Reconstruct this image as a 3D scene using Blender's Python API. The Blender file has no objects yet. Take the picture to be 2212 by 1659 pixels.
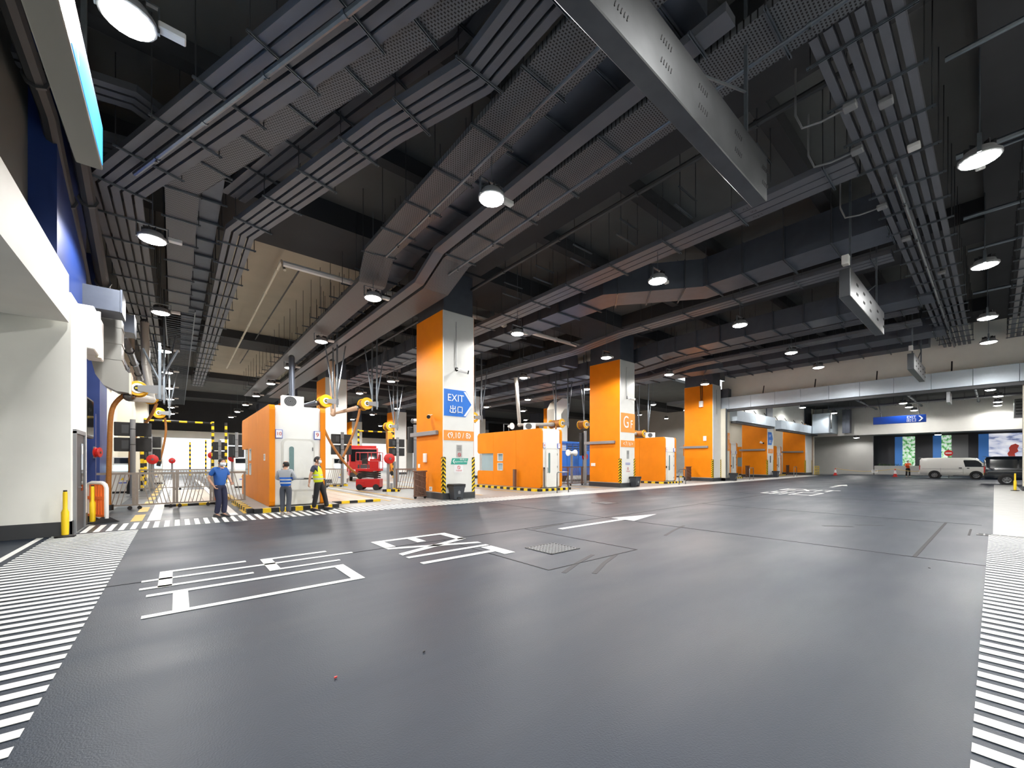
import bpy, bmesh, math, random
from mathutils import Vector, Matrix
random.seed(7)
PI = math.pi
SC = bpy.context.scene
COL = SC.collection

# ---------------------------------------------------------------- camera
cam_data = bpy.data.cameras.new('camera')
cam = bpy.data.objects.new('camera', cam_data)
COL.objects.link(cam)
cam.location = (0, 0, 1.57)
cam.rotation_euler = (PI / 2, 0, -math.radians(39.7926))
cam_data.sensor_width = 36.0
cam_data.lens = 36.0 * 868 / 2212
cam_data.shift_y = (998 - 829.5) / 2212
cam_data.clip_end = 300
SC.camera = cam

# ---------------------------------------------------------------- world, exposure
w = bpy.data.worlds.new('world')
SC.world = w
w.use_nodes = True
w.node_tree.nodes['Background'].inputs[0].default_value = (0.9, 0.95, 1.0, 1)
w.node_tree.nodes['Background'].inputs[1].default_value = 1.6
SC.view_settings.view_transform = 'Standard'
SC.view_settings.look = 'None'
SC.view_settings.exposure = 0.0
SC.view_settings.gamma = 1.0
SC.view_settings.use_curve_mapping = False
LAMP_W = 740.0        # power of one high bay lamp
LAMP = 60.0           # glow of its lens
SC.cycles.use_light_tree = True
SC.cycles.max_bounces = 4
SC.cycles.diffuse_bounces = 3
SC.cycles.glossy_bounces = 2
SC.cycles.transmission_bounces = 2
SC.cycles.caustics_reflective = False
SC.cycles.caustics_refractive = False
SC.cycles.use_adaptive_sampling = True
SC.cycles.adaptive_threshold = 0.05
SC.cycles.sample_clamp_indirect = 6.0

# ---------------------------------------------------------------- helpers
def lin(c):
    return tuple(x / 12.92 if x <= 0.04045 else ((x + 0.055) / 1.055) ** 2.4 for x in c)

MATS = {}
def mat(name, col, rough=0.5, metal=0.0, noise=0.0, nscale=6.0, bump=0.0, bscale=60.0, emit=0.0, spec=None, alpha=None, trans=0.0, srgb=True):
    """procedural principled material: colour with soft noise variation and fine relief"""
    if name in MATS:
        return MATS[name]
    m = bpy.data.materials.new(name); m.use_nodes = True
    nt = m.node_tree; b = nt.nodes['Principled BSDF']
    c = lin([x / 255.0 for x in col]) if srgb else col
    b.inputs['Base Color'].default_value = (*c, 1)
    b.inputs['Roughness'].default_value = rough
    b.inputs['Metallic'].default_value = metal
    if spec is not None:
        b.inputs['Specular IOR Level'].default_value = spec
    tc = nt.nodes.new('ShaderNodeTexCoord')
    if noise > 0:
        n = nt.nodes.new('ShaderNodeTexNoise'); n.inputs['Scale'].default_value = nscale; n.inputs['Detail'].default_value = 5
        nt.links.new(tc.outputs['Object'], n.inputs['Vector'])
        r = nt.nodes.new('ShaderNodeValToRGB')
        r.color_ramp.elements[0].position = 0.3; r.color_ramp.elements[1].position = 0.7
        r.color_ramp.elements[0].color = (*[x * (1 - noise) for x in c], 1)
        r.color_ramp.elements[1].color = (*[min(1, x * (1 + noise)) for x in c], 1)
        nt.links.new(n.outputs['Fac'], r.inputs['Fac']); nt.links.new(r.outputs['Color'], b.inputs['Base Color'])
    if bump > 0:
        n2 = nt.nodes.new('ShaderNodeTexNoise'); n2.inputs['Scale'].default_value = bscale; n2.inputs['Detail'].default_value = 3
        nt.links.new(tc.outputs['Object'], n2.inputs['Vector'])
        bp = nt.nodes.new('ShaderNodeBump'); bp.inputs['Strength'].default_value = bump; bp.inputs['Distance'].default_value = 0.01
        nt.links.new(n2.outputs['Fac'], bp.inputs['Height']); nt.links.new(bp.outputs['Normal'], b.inputs['Normal'])
    if emit > 0:
        b.inputs['Emission Color'].default_value = (*c, 1); b.inputs['Emission Strength'].default_value = emit
    if trans > 0:
        b.inputs['Transmission Weight'].default_value = trans
        b.inputs['IOR'].default_value = 1.1
    MATS[name] = m
    return m

def bands(name, c1, c2, period, axis='Z', duty=0.5, rough=0.5, chevron=None):
    """painted bands (hazard tape): c1/c2 alternate along an object axis; chevron = axis that bends the bands"""
    if name in MATS:
        return MATS[name]
    m = bpy.data.materials.new(name); m.use_nodes = True
    nt = m.node_tree; b = nt.nodes['Principled BSDF']; b.inputs['Roughness'].default_value = rough
    tc = nt.nodes.new('ShaderNodeTexCoord'); sp = nt.nodes.new('ShaderNodeSeparateXYZ')
    nt.links.new(tc.outputs['Object'], sp.inputs[0])
    src = sp.outputs[axis]
    if chevron:
        ab = nt.nodes.new('ShaderNodeMath'); ab.operation = 'ABSOLUTE'; nt.links.new(sp.outputs[chevron[0]], ab.inputs[0])
        ab2 = nt.nodes.new('ShaderNodeMath'); ab2.operation = 'ABSOLUTE'; nt.links.new(sp.outputs[chevron[1]], ab2.inputs[0])
        ad0 = nt.nodes.new('ShaderNodeMath'); ad0.operation = 'ADD'; nt.links.new(ab.outputs[0], ad0.inputs[0]); nt.links.new(ab2.outputs[0], ad0.inputs[1])
        ad = nt.nodes.new('ShaderNodeMath'); ad.operation = 'ADD'; nt.links.new(ad0.outputs[0], ad.inputs[0]); nt.links.new(src, ad.inputs[1])
        src = ad.outputs[0]
    dv = nt.nodes.new('ShaderNodeMath'); dv.operation = 'DIVIDE'; dv.inputs[1].default_value = period; nt.links.new(src, dv.inputs[0])
    fr = nt.nodes.new('ShaderNodeMath'); fr.operation = 'FRACT'; nt.links.new(dv.outputs[0], fr.inputs[0])
    gt = nt.nodes.new('ShaderNodeMath'); gt.operation = 'GREATER_THAN'; gt.inputs[1].default_value = duty; nt.links.new(fr.outputs[0], gt.inputs[0])
    mx = nt.nodes.new('ShaderNodeMix'); mx.data_type = 'RGBA'
    mx.inputs[6].default_value = (*lin([x / 255 for x in c1]), 1); mx.inputs[7].default_value = (*lin([x / 255 for x in c2]), 1)
    nt.links.new(gt.outputs[0], mx.inputs[0]); nt.links.new(mx.outputs[2], b.inputs['Base Color'])
    MATS[name] = m
    return m

class MB:
    """collects faces, then links them as ONE mesh object"""
    def __init__(s):
        s.v = []; s.f = []; s.mi = []; s.cur = 0
    def face(s, pts):
        k = len(s.v); s.v += [tuple(p) for p in pts]; s.f.append(tuple(range(k, k + len(pts)))); s.mi.append(s.cur); return s
    def add(s, vs, fs):
        k = len(s.v); s.v += [tuple(p) for p in vs]
        for f in fs:
            s.f.append(tuple(i + k for i in f)); s.mi.append(s.cur)
        return s
    def box(s, x0, x1, y0, y1, z0, z1):
        if x0 > x1: x0, x1 = x1, x0
        if y0 > y1: y0, y1 = y1, y0
        if z0 > z1: z0, z1 = z1, z0
        return s.add([(x0,y0,z0),(x1,y0,z0),(x1,y1,z0),(x0,y1,z0),(x0,y0,z1),(x1,y0,z1),(x1,y1,z1),(x0,y1,z1)],
                     [(0,3,2,1),(4,5,6,7),(0,1,5,4),(1,2,6,5),(2,3,7,6),(3,0,4,7)])
    def cbox(s, c, sx, sy, sz, rz=0.0, rx=0.0, ry=0.0):
        M = Matrix.Translation(c) @ Matrix.Rotation(rz, 4, 'Z') @ Matrix.Rotation(ry, 4, 'Y') @ Matrix.Rotation(rx, 4, 'X')
        pts = [M @ Vector((a*sx/2, b*sy/2, d*sz/2)) for d in (-1,1) for (a,b) in ((-1,-1),(1,-1),(1,1),(-1,1))]
        return s.add(pts, [(0,3,2,1),(4,5,6,7),(0,1,5,4),(1,2,6,5),(2,3,7,6),(3,0,4,7)])
    def rbox(s, x0, x1, y0, y1, z0, z1, r=0.02, seg=2):
        """box with rounded edges"""
        bm = bmesh.new(); bmesh.ops.create_cube(bm, size=1.0)
        for v in bm.verts:
            v.co = ((x0+x1)/2 + v.co.x*abs(x1-x0), (y0+y1)/2 + v.co.y*abs(y1-y0), (z0+z1)/2 + v.co.z*abs(z1-z0))
        bmesh.ops.bevel(bm, geom=bm.edges[:], offset=r, segments=seg, affect='EDGES', profile=0.5)
        bm.verts.index_update()
        s.add([v.co[:] for v in bm.verts], [tuple(v.index for v in f.verts) for f in bm.faces]); bm.free()
        return s
    def prism(s, poly, axis, a, b):
        """polygon (2D) extruded along axis 'X','Y','Z' from a to b"""
        def P(p, t):
            return {'X': (t, p[0], p[1]), 'Y': (p[0], t, p[1]), 'Z': (p[0], p[1], t)}[axis]
        n = len(poly)
        vs = [P(p, a) for p in poly] + [P(p, b) for p in poly]
        fs = [tuple(range(n))[::-1], tuple(range(n, 2*n))] + [(i, (i+1) % n, n+(i+1) % n, n+i) for i in range(n)]
        return s.add(vs, fs)
    def tube(s, path, r, n=8, caps=True, rr=None):
        P = [Vector(p) for p in path]; rings = []
        up = Vector((0, 0, 1))
        prevx = None
        for i, p in enumerate(P):
            d = (P[min(i+1, len(P)-1)] - P[max(i-1, 0)]).normalized()
            if prevx is None:
                x = d.cross(up)
                if x.length < 1e-3: x = d.cross(Vector((1, 0, 0)))
            else:
                x = prevx - d * prevx.dot(d)
            x.normalize(); y = d.cross(x); prevx = x
            rad = rr[i] if rr else r
            rings.append([p + x*rad*math.cos(2*PI*k/n) + y*rad*math.sin(2*PI*k/n) for k in range(n)])
        vs = [q for R in rings for q in R]; fs = []
        for i in range(len(P)-1):
            for k in range(n):
                fs.append((i*n+k, i*n+(k+1) % n, (i+1)*n+(k+1) % n, (i+1)*n+k))
        if caps:
            fs.append(tuple(range(n))[::-1]); fs.append(tuple((len(P)-1)*n+k for k in range(n)))
        return s.add(vs, fs)
    def bar(s, path, wdt, h, flat=True):
        """rectangular section swept along a polyline, mitred in plan; wdt across, h vertical"""
        P = [Vector(p) for p in path]; rings = []
        for i, p in enumerate(P):
            d0 = (P[i]-P[i-1]).normalized() if i > 0 else (P[1]-P[0]).normalized()
            d1 = (P[i+1]-P[i]).normalized() if i < len(P)-1 else d0
            d = (d0+d1).normalized()
            x = Vector((d.y, -d.x, 0))
            if x.length < 1e-3: x = Vector((1, 0, 0))
            x.normalize()
            up = x.cross(d).normalized()
            dx0 = Vector((d0.y, -d0.x, 0))
            k = 1.0
            if dx0.length > 1e-3:
                k = 1/max(0.4, x.dot(dx0.normalized()))
            ku = 1/max(0.4, up.dot(x.cross(d0).normalized()))
            rings.append([p - x*wdt/2*k - up*h/2*ku, p + x*wdt/2*k - up*h/2*ku, p + x*wdt/2*k + up*h/2*ku, p - x*wdt/2*k + up*h/2*ku])
        vs = [q for R in rings for q in R]; fs = [(0,1,2,3)[::-1]]
        for i in range(len(P)-1):
            for k in range(4):
                fs.append((i*4+k, i*4+(k+1) % 4, (i+1)*4+(k+1) % 4, (i+1)*4+k))
        e = (len(P)-1)*4; fs.append((e, e+1, e+2, e+3))
        return s.add(vs, fs)
    def lathe(s, prof, c=(0,0,0), axis='Z', n=16):
        """profile [(r, t)] turned about an axis through c"""
        vs = []; fs = []
        for (r, t) in prof:
            for k in range(n):
                a = 2*PI*k/n; u = r*math.cos(a); q = r*math.sin(a)
                vs.append({'Z': (c[0]+u, c[1]+q, c[2]+t), 'Y': (c[0]+u, c[1]+t, c[2]+q), 'X': (c[0]+t, c[1]+u, c[2]+q)}[axis])
        m = len(prof)
        for i in range(m-1):
            for k in range(n):
                fs.append((i*n+k, i*n+(k+1) % n, (i+1)*n+(k+1) % n, (i+1)*n+k))
        fs.append(tuple(range(n))[::-1]); fs.append(tuple((m-1)*n+k for k in range(n)))
        return s.add(vs, fs)
    def ball(s, c, rx, ry, rz, n=12, m=8):
        vs = [(c[0], c[1], c[2]-rz)]
        for i in range(1, m):
            t = -PI/2 + PI*i/m
            for k in range(n):
                a = 2*PI*k/n
                vs.append((c[0]+rx*math.cos(t)*math.cos(a), c[1]+ry*math.cos(t)*math.sin(a), c[2]+rz*math.sin(t)))
        vs.append((c[0], c[1], c[2]+rz)); fs = []
        for k in range(n):
            fs.append((0, 1+(k+1) % n, 1+k))
            for i in range(m-2):
                a0 = 1+i*n
                fs.append((a0+k, a0+(k+1) % n, a0+n+(k+1) % n, a0+n+k))
            fs.append((1+(m-2)*n+k, 1+(m-2)*n+(k+1) % n, len(vs)-1))
        return s.add(vs, fs)
    def mesh(s, name, mats, smooth=False):
        me = bpy.data.meshes.new(name); me.from_pydata(s.v, [], s.f)
        for m in (mats if isinstance(mats, (list, tuple)) else [mats]):
            me.materials.append(m)
        if len(me.materials) > 1:
            me.polygons.foreach_set('material_index', s.mi)
        bm = bmesh.new(); bm.from_mesh(me); bmesh.ops.recalc_face_normals(bm, faces=bm.faces[:]); bm.to_mesh(me); bm.free()
        if smooth:
            me.polygons.foreach_set('use_smooth', [True]*len(me.polygons))
            try: me.set_sharp_from_angle(angle=math.radians(40))
            except Exception: pass
        me.update()
        return me
    def build(s, name, mats, parent=None, loc=(0,0,0), rz=0.0, smooth=False):
        return link(name, s.mesh(name, mats, smooth), parent, loc, rz)

def link(name, me, parent=None, loc=(0,0,0), rz=0.0):
    o = bpy.data.objects.new(name, me); COL.objects.link(o)
    o.location = loc; o.rotation_euler = (0, 0, rz)
    if parent is not None: o.parent = parent
    return o
def tag(o, label, cat, group=None, kind=None):
    if label: o['label'] = label
    if cat: o['category'] = cat
    if group: o['group'] = group
    if kind: o['kind'] = kind
    return o
def thing(name, label, cat, loc=(0,0,0), rz=0.0, group=None, kind=None):
    o = bpy.data.objects.new(name, None); COL.objects.link(o)
    o.location = loc; o.rotation_euler = (0, 0, rz); o.empty_display_size = 0.2
    return tag(o, label, cat, group, kind)
def struct(name, mb, m, parent=None, label=None, smooth=False, loc=(0,0,0)):
    o = mb.build(name, m, parent, loc, smooth=smooth)
    if parent is None:
        o['kind'] = 'structure'
        if label: o['label'] = label
    return o
def dup(root, loc, rz=None, label=None, group=None):
    """copy of a thing with copies of its parts and sub-parts"""
    r = root.copy(); COL.objects.link(r); r.location = loc
    if rz is not None: r.rotation_euler = (0, 0, rz)
    if label: r['label'] = label
    if group: r['group'] = group
    for ch in list(root.children):
        c = ch.copy(); COL.objects.link(c); c.parent = r
        for g in list(ch.children):
            d = g.copy(); COL.objects.link(d); d.parent = c
    return r
TEXTS = {}
def text_mesh(txt, size, depth=0.0):
    """lettering as a flat mesh in the XY plane, centred"""
    k = (txt, size)
    if k in TEXTS: return TEXTS[k]
    cu = bpy.data.curves.new('lettering', 'FONT'); cu.body = txt; cu.size = size; cu.align_x = 'CENTER'; cu.align_y = 'CENTER'; cu.extrude = depth
    o = bpy.data.objects.new('lettering', cu); COL.objects.link(o)
    dg = bpy.context.evaluated_depsgraph_get()
    me = bpy.data.meshes.new_from_object(o.evaluated_get(dg))
    bpy.data.objects.remove(o); bpy.data.curves.remove(cu)
    TEXTS[k] = me
    return me
def text(txt, size, m, parent, loc, face='-Y', sx=1.0, name='lettering'):
    """lettering on a face that looks towards face ('-Y', '-X', '+X', '-Z')"""
    me = text_mesh(txt, size).copy(); me.materials.clear(); me.materials.append(m)
    o = bpy.data.objects.new(name, me); COL.objects.link(o); o.parent = parent; o.location = loc
    o.rotation_euler = {'-Y': (PI/2, 0, 0), '-X': (PI/2, 0, -PI/2), '+X': (PI/2, 0, PI/2), '-Z': (PI, 0, 0), '+Z': (0, 0, 0), '-Zy': (PI, 0, PI/2)}[face]
    o.scale = (sx, 1, 1)
    return o
def arc(c, r, a0, a1, n, plane='XZ'):
    out = []
    for i in range(n+1):
        a = a0+(a1-a0)*i/n
        u, q = r*math.cos(a), r*math.sin(a)
        out.append({'XZ': (c[0]+u, c[1], c[2]+q), 'YZ': (c[0], c[1]+u, c[2]+q), 'XY': (c[0]+u, c[1]+q, c[2])}[plane])
    return out
def rrect(x0, x1, y0, y1, r, n=4):
    """rounded rectangle outline"""
    P = []
    for (cx, cy, a) in ((x1-r, y0+r, -PI/2), (x1-r, y1-r, 0), (x0+r, y1-r, PI/2), (x0+r, y0+r, PI)):
        for i in range(n+1):
            t = a+PI/2*i/n
            P.append((cx+r*math.cos(t), cy+r*math.sin(t)))
    return P
ORD = ['first', 'second', 'third', 'fourth', 'fifth', 'sixth', 'seventh', 'eighth', 'ninth', 'tenth', 'eleventh', 'twelfth']

# ---------------------------------------------------------------- materials
def perforated(name, col):
    """grey sheet with rows of punched slots (dark holes, fine relief)"""
    m = bpy.data.materials.new(name); m.use_nodes = True; nt = m.node_tree; b = nt.nodes['Principled BSDF']
    b.inputs['Roughness'].default_value = 0.5; b.inputs['Metallic'].default_value = 0.3
    tc = nt.nodes.new('ShaderNodeTexCoord')
    br = nt.nodes.new('ShaderNodeTexBrick'); br.inputs['Scale'].default_value = 1.0
    br.offset = 0.5
    br.inputs['Brick Width'].default_value = 0.062; br.inputs['Row Height'].default_value = 0.05; br.inputs['Mortar Size'].default_value = 0.014
    c = lin([x/255 for x in col])
    br.inputs['Color1'].default_value = (0.006, 0.006, 0.006, 1); br.inputs['Color2'].default_value = (0.01, 0.01, 0.01, 1); br.inputs['Mortar'].default_value = (*c, 1)
    nt.links.new(tc.outputs['Object'], br.inputs['Vector']); nt.links.new(br.outputs['Color'], b.inputs['Base Color'])
    MATS[name] = m
    return m

def floor_mat(name, col, rough0, rough1, bump, big=0.12):
    m = bpy.data.materials.new(name); m.use_nodes = True; nt = m.node_tree; b = nt.nodes['Principled BSDF']
    L = nt.links.new
    tc = nt.nodes.new('ShaderNodeTexCoord')
    mp = nt.nodes.new('ShaderNodeMapping'); mp.inputs['Scale'].default_value = (0.35, 1.1, 1); L(tc.outputs['Object'], mp.inputs[0])
    n = nt.nodes.new('ShaderNodeTexNoise'); n.inputs['Scale'].default_value = 0.9; n.inputs['Detail'].default_value = 3; n.inputs['Roughness'].default_value = 0.5
    L(mp.outputs[0], n.inputs['Vector'])
    c = lin([x/255 for x in col])
    r = nt.nodes.new('ShaderNodeValToRGB'); r.color_ramp.elements[0].position = 0.32; r.color_ramp.elements[1].position = 0.7
    r.color_ramp.elements[0].color = (*[x*(1-big) for x in c], 1); r.color_ramp.elements[1].color = (*[x*(1+big) for x in c], 1)
    L(n.outputs['Fac'], r.inputs[0])
    # tyre scuffs: thin stretched dark streaks along the driving direction
    mp2 = nt.nodes.new('ShaderNodeMapping'); mp2.inputs['Scale'].default_value = (0.25, 6.0, 1); L(tc.outputs['Object'], mp2.inputs[0])
    n2 = nt.nodes.new('ShaderNodeTexNoise'); n2.inputs['Scale'].default_value = 1.3; n2.inputs['Detail'].default_value = 4; L(mp2.outputs[0], n2.inputs['Vector'])
    r2 = nt.nodes.new('ShaderNodeValToRGB'); r2.color_ramp.elements[0].position = 0.5; r2.color_ramp.elements[1].position = 0.85
    r2.color_ramp.elements[0].color = (1, 1, 1, 1); r2.color_ramp.elements[1].color = (0.9, 0.9, 0.9, 1)
    L(n2.outputs['Fac'], r2.inputs[0])
    mu = nt.nodes.new('ShaderNodeMix'); mu.data_type = 'RGBA'; mu.blend_type = 'MULTIPLY'; mu.inputs[0].default_value = 1.0
    L(r.outputs[0], mu.inputs[6]); L(r2.outputs[0], mu.inputs[7])
    L(mu.outputs[2], b.inputs['Base Color'])
    mr = nt.nodes.new('ShaderNodeMapRange'); mr.inputs['To Min'].default_value = rough0; mr.inputs['To Max'].default_value = rough1
    mr.inputs['From Min'].default_value = 0.3; mr.inputs['From Max'].default_value = 0.7
    L(n.outputs['Fac'], mr.inputs['Value']); L(mr.outputs[0], b.inputs['Roughness'])
    nb = nt.nodes.new('ShaderNodeTexNoise'); nb.inputs['Scale'].default_value = 85; nb.inputs['Detail'].default_value = 3; L(tc.outputs['Object'], nb.inputs['Vector'])
    bp = nt.nodes.new('ShaderNodeBump'); bp.inputs['Strength'].default_value = bump; bp.inputs['Distance'].default_value = 0.004
    L(nb.outputs['Fac'], bp.inputs['Height']); L(bp.outputs[0], b.inputs['Normal'])
    b.inputs['Specular IOR Level'].default_value = 0.32
    MATS[name] = m
    return m

M_EPOXY = floor_mat('floor_epoxy', (38, 47, 60), 0.4, 0.52, 0.5, 0.08)
M_LANE = floor_mat('lane_concrete', (150, 152, 150), 0.35, 0.55, 0.2, 0.08)
M_DARKLANE = floor_mat('dark_lane_paint', (64, 69, 75), 0.3, 0.5, 0.3)
M_WPAINT = mat('white_road_paint', (232, 233, 230), 0.5, noise=0.05, nscale=4, bump=0.15, bscale=90)
M_WALL = mat('wall_white', (246, 246, 239), 0.7, noise=0.03, nscale=1.2, bump=0.08, bscale=40)
M_WALLG = mat('wall_grey', (176, 176, 172), 0.7, noise=0.04, nscale=1.0)
M_CREAM = mat('wall_cream', (226, 221, 205), 0.7, noise=0.03, nscale=1.2)
M_BASE = mat('skirting_dark', (58, 60, 63), 0.5)
M_CEIL = mat('ceiling_concrete', (90, 92, 92), 0.85, noise=0.1, nscale=0.8, bump=0.1, bscale=20)
M_BEAM = mat('beam_concrete', (52, 54, 58), 0.85, noise=0.1, nscale=0.8)
M_TRUNK = mat('trunking_grey', (98, 101, 109), 0.45, metal=0.2, noise=0.05, nscale=2)
M_PERF = perforated('perforated_tray', (104, 107, 112))
M_STRUT = mat('galvanised_strut', (118, 126, 134), 0.35, metal=0.7, noise=0.08, nscale=8)
M_DUCT = mat('galvanised_duct', (92, 98, 110), 0.42, metal=0.55, noise=0.08, nscale=3)
M_SHUT = mat('shutter_box_steel', (214, 228, 240), 0.36, metal=0.1, noise=0.04, nscale=1.0)
M_STEEL = mat('brushed_steel', (112, 114, 116), 0.33, metal=0.9, noise=0.12, nscale=2.5)
M_ORANGE = mat('orange_paint', (230, 134, 14), 0.5, spec=0.2, noise=0.05, nscale=1.5)
M_ORANGE2 = mat('orange_panel', (230, 134, 14), 0.45, spec=0.2, noise=0.03, nscale=2)
M_BAND = mat('orange_sticker', (240, 152, 60), 0.5)
M_WHITE = mat('white_panel', (230, 230, 226), 0.35, noise=0.02, nscale=3)
M_WPLAS = mat('white_plastic', (232, 232, 230), 0.4)
M_BLUE = mat('blue_sign', (22, 112, 210), 0.4)
M_DBLUE = mat('deep_blue_paint', (18, 46, 108), 0.5, noise=0.05, nscale=2)
M_BLACK = mat('matt_black', (22, 22, 24), 0.5)
M_DGREY = mat('dark_grey', (60, 62, 65), 0.5)
M_MGREY = mat('mid_grey', (130, 132, 135), 0.45)
M_RUBBER = mat('rubber_black', (28, 28, 30), 0.75)
M_YEL = mat('safety_yellow', (245, 205, 20), 0.45)
M_YELD = mat('reel_yellow', (236, 176, 20), 0.45)
M_HOSE = mat('hose_brown', (150, 96, 36), 0.6, noise=0.15, nscale=20)
M_RED = mat('signal_red', (190, 28, 26), 0.4)
M_DRED = mat('lift_red', (170, 24, 30), 0.35)
M_GLASS = mat('window_glass', (150, 175, 185), 0.08, metal=0.0, spec=0.8)
M_DGLASS = mat('dark_glass', (26, 30, 34), 0.06, spec=0.8)
M_FENCE = mat('fence_steel', (150, 142, 134), 0.4, metal=0.6, noise=0.1, nscale=5)
M_FENCEB = mat('folding_gate_brown', (120, 96, 84), 0.45, metal=0.5, noise=0.1, nscale=5)
M_HAZ = bands('hazard_bands', (240, 200, 20), (25, 25, 25), 0.5, 'Z')
M_HAZX = bands('hazard_bands_x', (240, 200, 20), (25, 25, 25), 0.9, 'X')
M_CHEV = bands('hazard_chevrons', (242, 205, 15), (22, 22, 22), 0.17, 'Z', chevron=('X', 'Y'))
M_LAMP = mat('lamp_lens', (255, 252, 245), 0.5, emit=LAMP)
M_LAMP.cycles.emission_sampling = 'NONE'
M_SCREEN = mat('kiosk_screen', (170, 215, 240), 0.3, emit=2.0)
M_TEAL = mat('teal_sign', (60, 165, 145), 0.5)
M_SIGNRED = mat('notice_red', (200, 50, 60), 0.5)
M_SIGNBLUE = mat('notice_blue', (70, 90, 190), 0.5)
M_PAPER = mat('paper_white', (240, 240, 240), 0.6)
M_TXT = mat('letter_white', (250, 250, 250), 0.5)
M_TXTD = mat('letter_dark', (40, 42, 45), 0.6)

# ================================================================ STRUCTURE
def plane(name, x0, x1, y0, y1, z, m, th=0.3):
    return struct(name, MB().box(x0, x1, y0, y1, z-th, z), m)
plane('floor', -14, 76, -8, 12.75, 0.0, M_EPOXY)
plane('floor_lanes', -14, 76, 12.75, 78, 0.0, M_LANE)
struct('floor_lane_coating', MB().box(-1.7, 64, 12.75, 14.3, 0, 0.003), M_DARKLANE)
struct('floor_lane_coating', MB().box(-1.6, 2.0, 14.3, 60, 0, 0.003), M_DARKLANE)
struct('ceiling', MB().box(-14, 36, -8, 78, 10.4, 10.7), M_CEIL)
struct('ceiling_far_bays', MB().box(36, 62, 22.3, 78, 10.4, 10.7), M_CEIL)
# downstand beams of the slab: across at every column row, along at every column line
for (y0, y1) in ((-1.2, 0.2), (14.4, 17.2), (31.6, 34.2), (47.8, 50.2), (63.8, 66.2)):
    struct('ceiling_beam', MB().box(-3, 62, y0, y1, 9.62, 10.4), M_BEAM)
for (x0, x1) in ((8.2, 10.2), (20.6, 22.8), (33.1, 35.6)):
    struct('ceiling_beam', MB().box(x0, x1, -8, 78, 9.7, 10.4), M_BEAM)
for y in (3.4, 7.1, 10.8):
    struct('ceiling_beam', MB().box(-3, 36, y, y+0.35, 9.95, 10.4), M_BEAM)
for y in (21.0, 24.6, 28.2, 37.5, 41.0, 44.5):
    struct('ceiling_beam', MB().box(10.2, 20.6, y, y+0.35, 9.95, 10.4), M_BEAM)
M_PALE = mat('soffit_pale', (176, 168, 152), 0.8, noise=0.06, nscale=0.7)
struct('ceiling_soffit', MB().box(1.6, 8.2, 17.3, 31.6, 10.15, 10.41), M_PALE)
struct('ceiling_soffit', MB().box(1.6, 8.2, 34.3, 47.8, 10.15, 10.41), M_PALE)
struct('ceiling_soffit', MB().box(22.9, 33.0, 17.3, 31.6, 10.15, 10.41), M_PALE)
# left: low white block with a door, bulkhead over the recess, dark upper wall, blue pier
struct('wall_left_block', MB().box(-8, -1.75, 12.65, 14.6, 0, 5.2), M_WALL)
struct('baseboard_left', MB().box(-8, -1.73, 12.63, 12.66, 0.0, 0.3).box(-1.76, -1.73, 12.63, 12.85, 0, 0.3).box(-1.76, -1.73, 14.1, 14.6, 0, 0.3), M_BASE)
struct('wall_left_bulkhead', MB().box(-8, -1.75, -8, 12.45, 4.5, 5.5), M_WALL)
struct('wall_left_recess', MB().box(-8.3, -8, -8, 12.65, 0, 4.5), M_WALL)
struct('wall_left_upper', MB().box(-2.9, -2.35, -8, 12.65, 5.5, 10.4), mat('upper_wall_grey', (96, 98, 94), 0.8, noise=0.05, nscale=1))
struct('wall_left_pier', MB().box(-3.1, -1.95, 12.66, 16.2, 5.2, 10.4), M_DBLUE)
struct('wall_left_lanes', MB().box(-3.4, -3.0, 14.6, 78, 0, 10.4), M_CREAM)
for y in (18.2, 24.5):
    struct('wall_left_pier', MB().box(-3.0, -2.55, y, y+2.3, 0, 10.4), M_DBLUE)
struct('wall_left_pier', MB().box(-3.0, -2.35, 37.0, 39.4, 0, 10.4), M_CREAM)
struct('wall_left_pier', MB().box(-3.0, -2.2, 52.0, 54.4, 0, 10.4), M_CREAM)
struct('wall_back', MB().box(-14, 76, -8.3, -8, 0, 10.4), M_WALL)
# door in the side of the white block
d = struct('door_1', MB().box(-1.76, -1.70, 12.86, 12.95, 0, 2.25).box(-1.76, -1.70, 14.0, 14.09, 0, 2.25).box(-1.76, -1.70, 12.86, 14.09, 2.2, 2.29), M_MGREY)
struct('door_leaf', MB().rbox(-1.758, -1.725, 12.95, 14.0, 0.01, 2.2, 0.004, 1), M_DGREY, d)
struct('door_glass', MB().box(-1.73, -1.718, 13.62, 13.86, 0.9, 2.0), M_DGLASS, d)
struct('door_handle', MB().tube([(-1.70, 13.1, 1.0), (-1.67, 13.1, 1.0), (-1.67, 13.25, 1.0)], 0.012), M_STEEL, d)
struct('door_notice', MB().box(-1.73, -1.715, 13.66, 13.82, 1.75, 1.95), M_PAPER, d)
# far end of the lanes: header and piers, daylight beyond
struct('wall_far', MB().box(-3.4, 62, 74, 74.6, 6.0, 10.4), M_BEAM)
struct('wall_far_header', MB().box(-3.4, 62, 73.9, 74.5, 5.0, 6.0), M_WALL)
for (x0, x1) in ((-3.4, -1.6), (3.9, 4.9), (8.4, 11.5), (16.8, 17.8), (20.6, 23.8), (33, 36), (42, 48), (56, 62)):
    struct('wall_far_pier', MB().box(x0, x1, 74, 74.6, 0, 5.2), M_WALL)
struct('floor_outside', MB().box(-20, 60, 78, 110, -0.3, -0.001), M_LANE)
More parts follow.
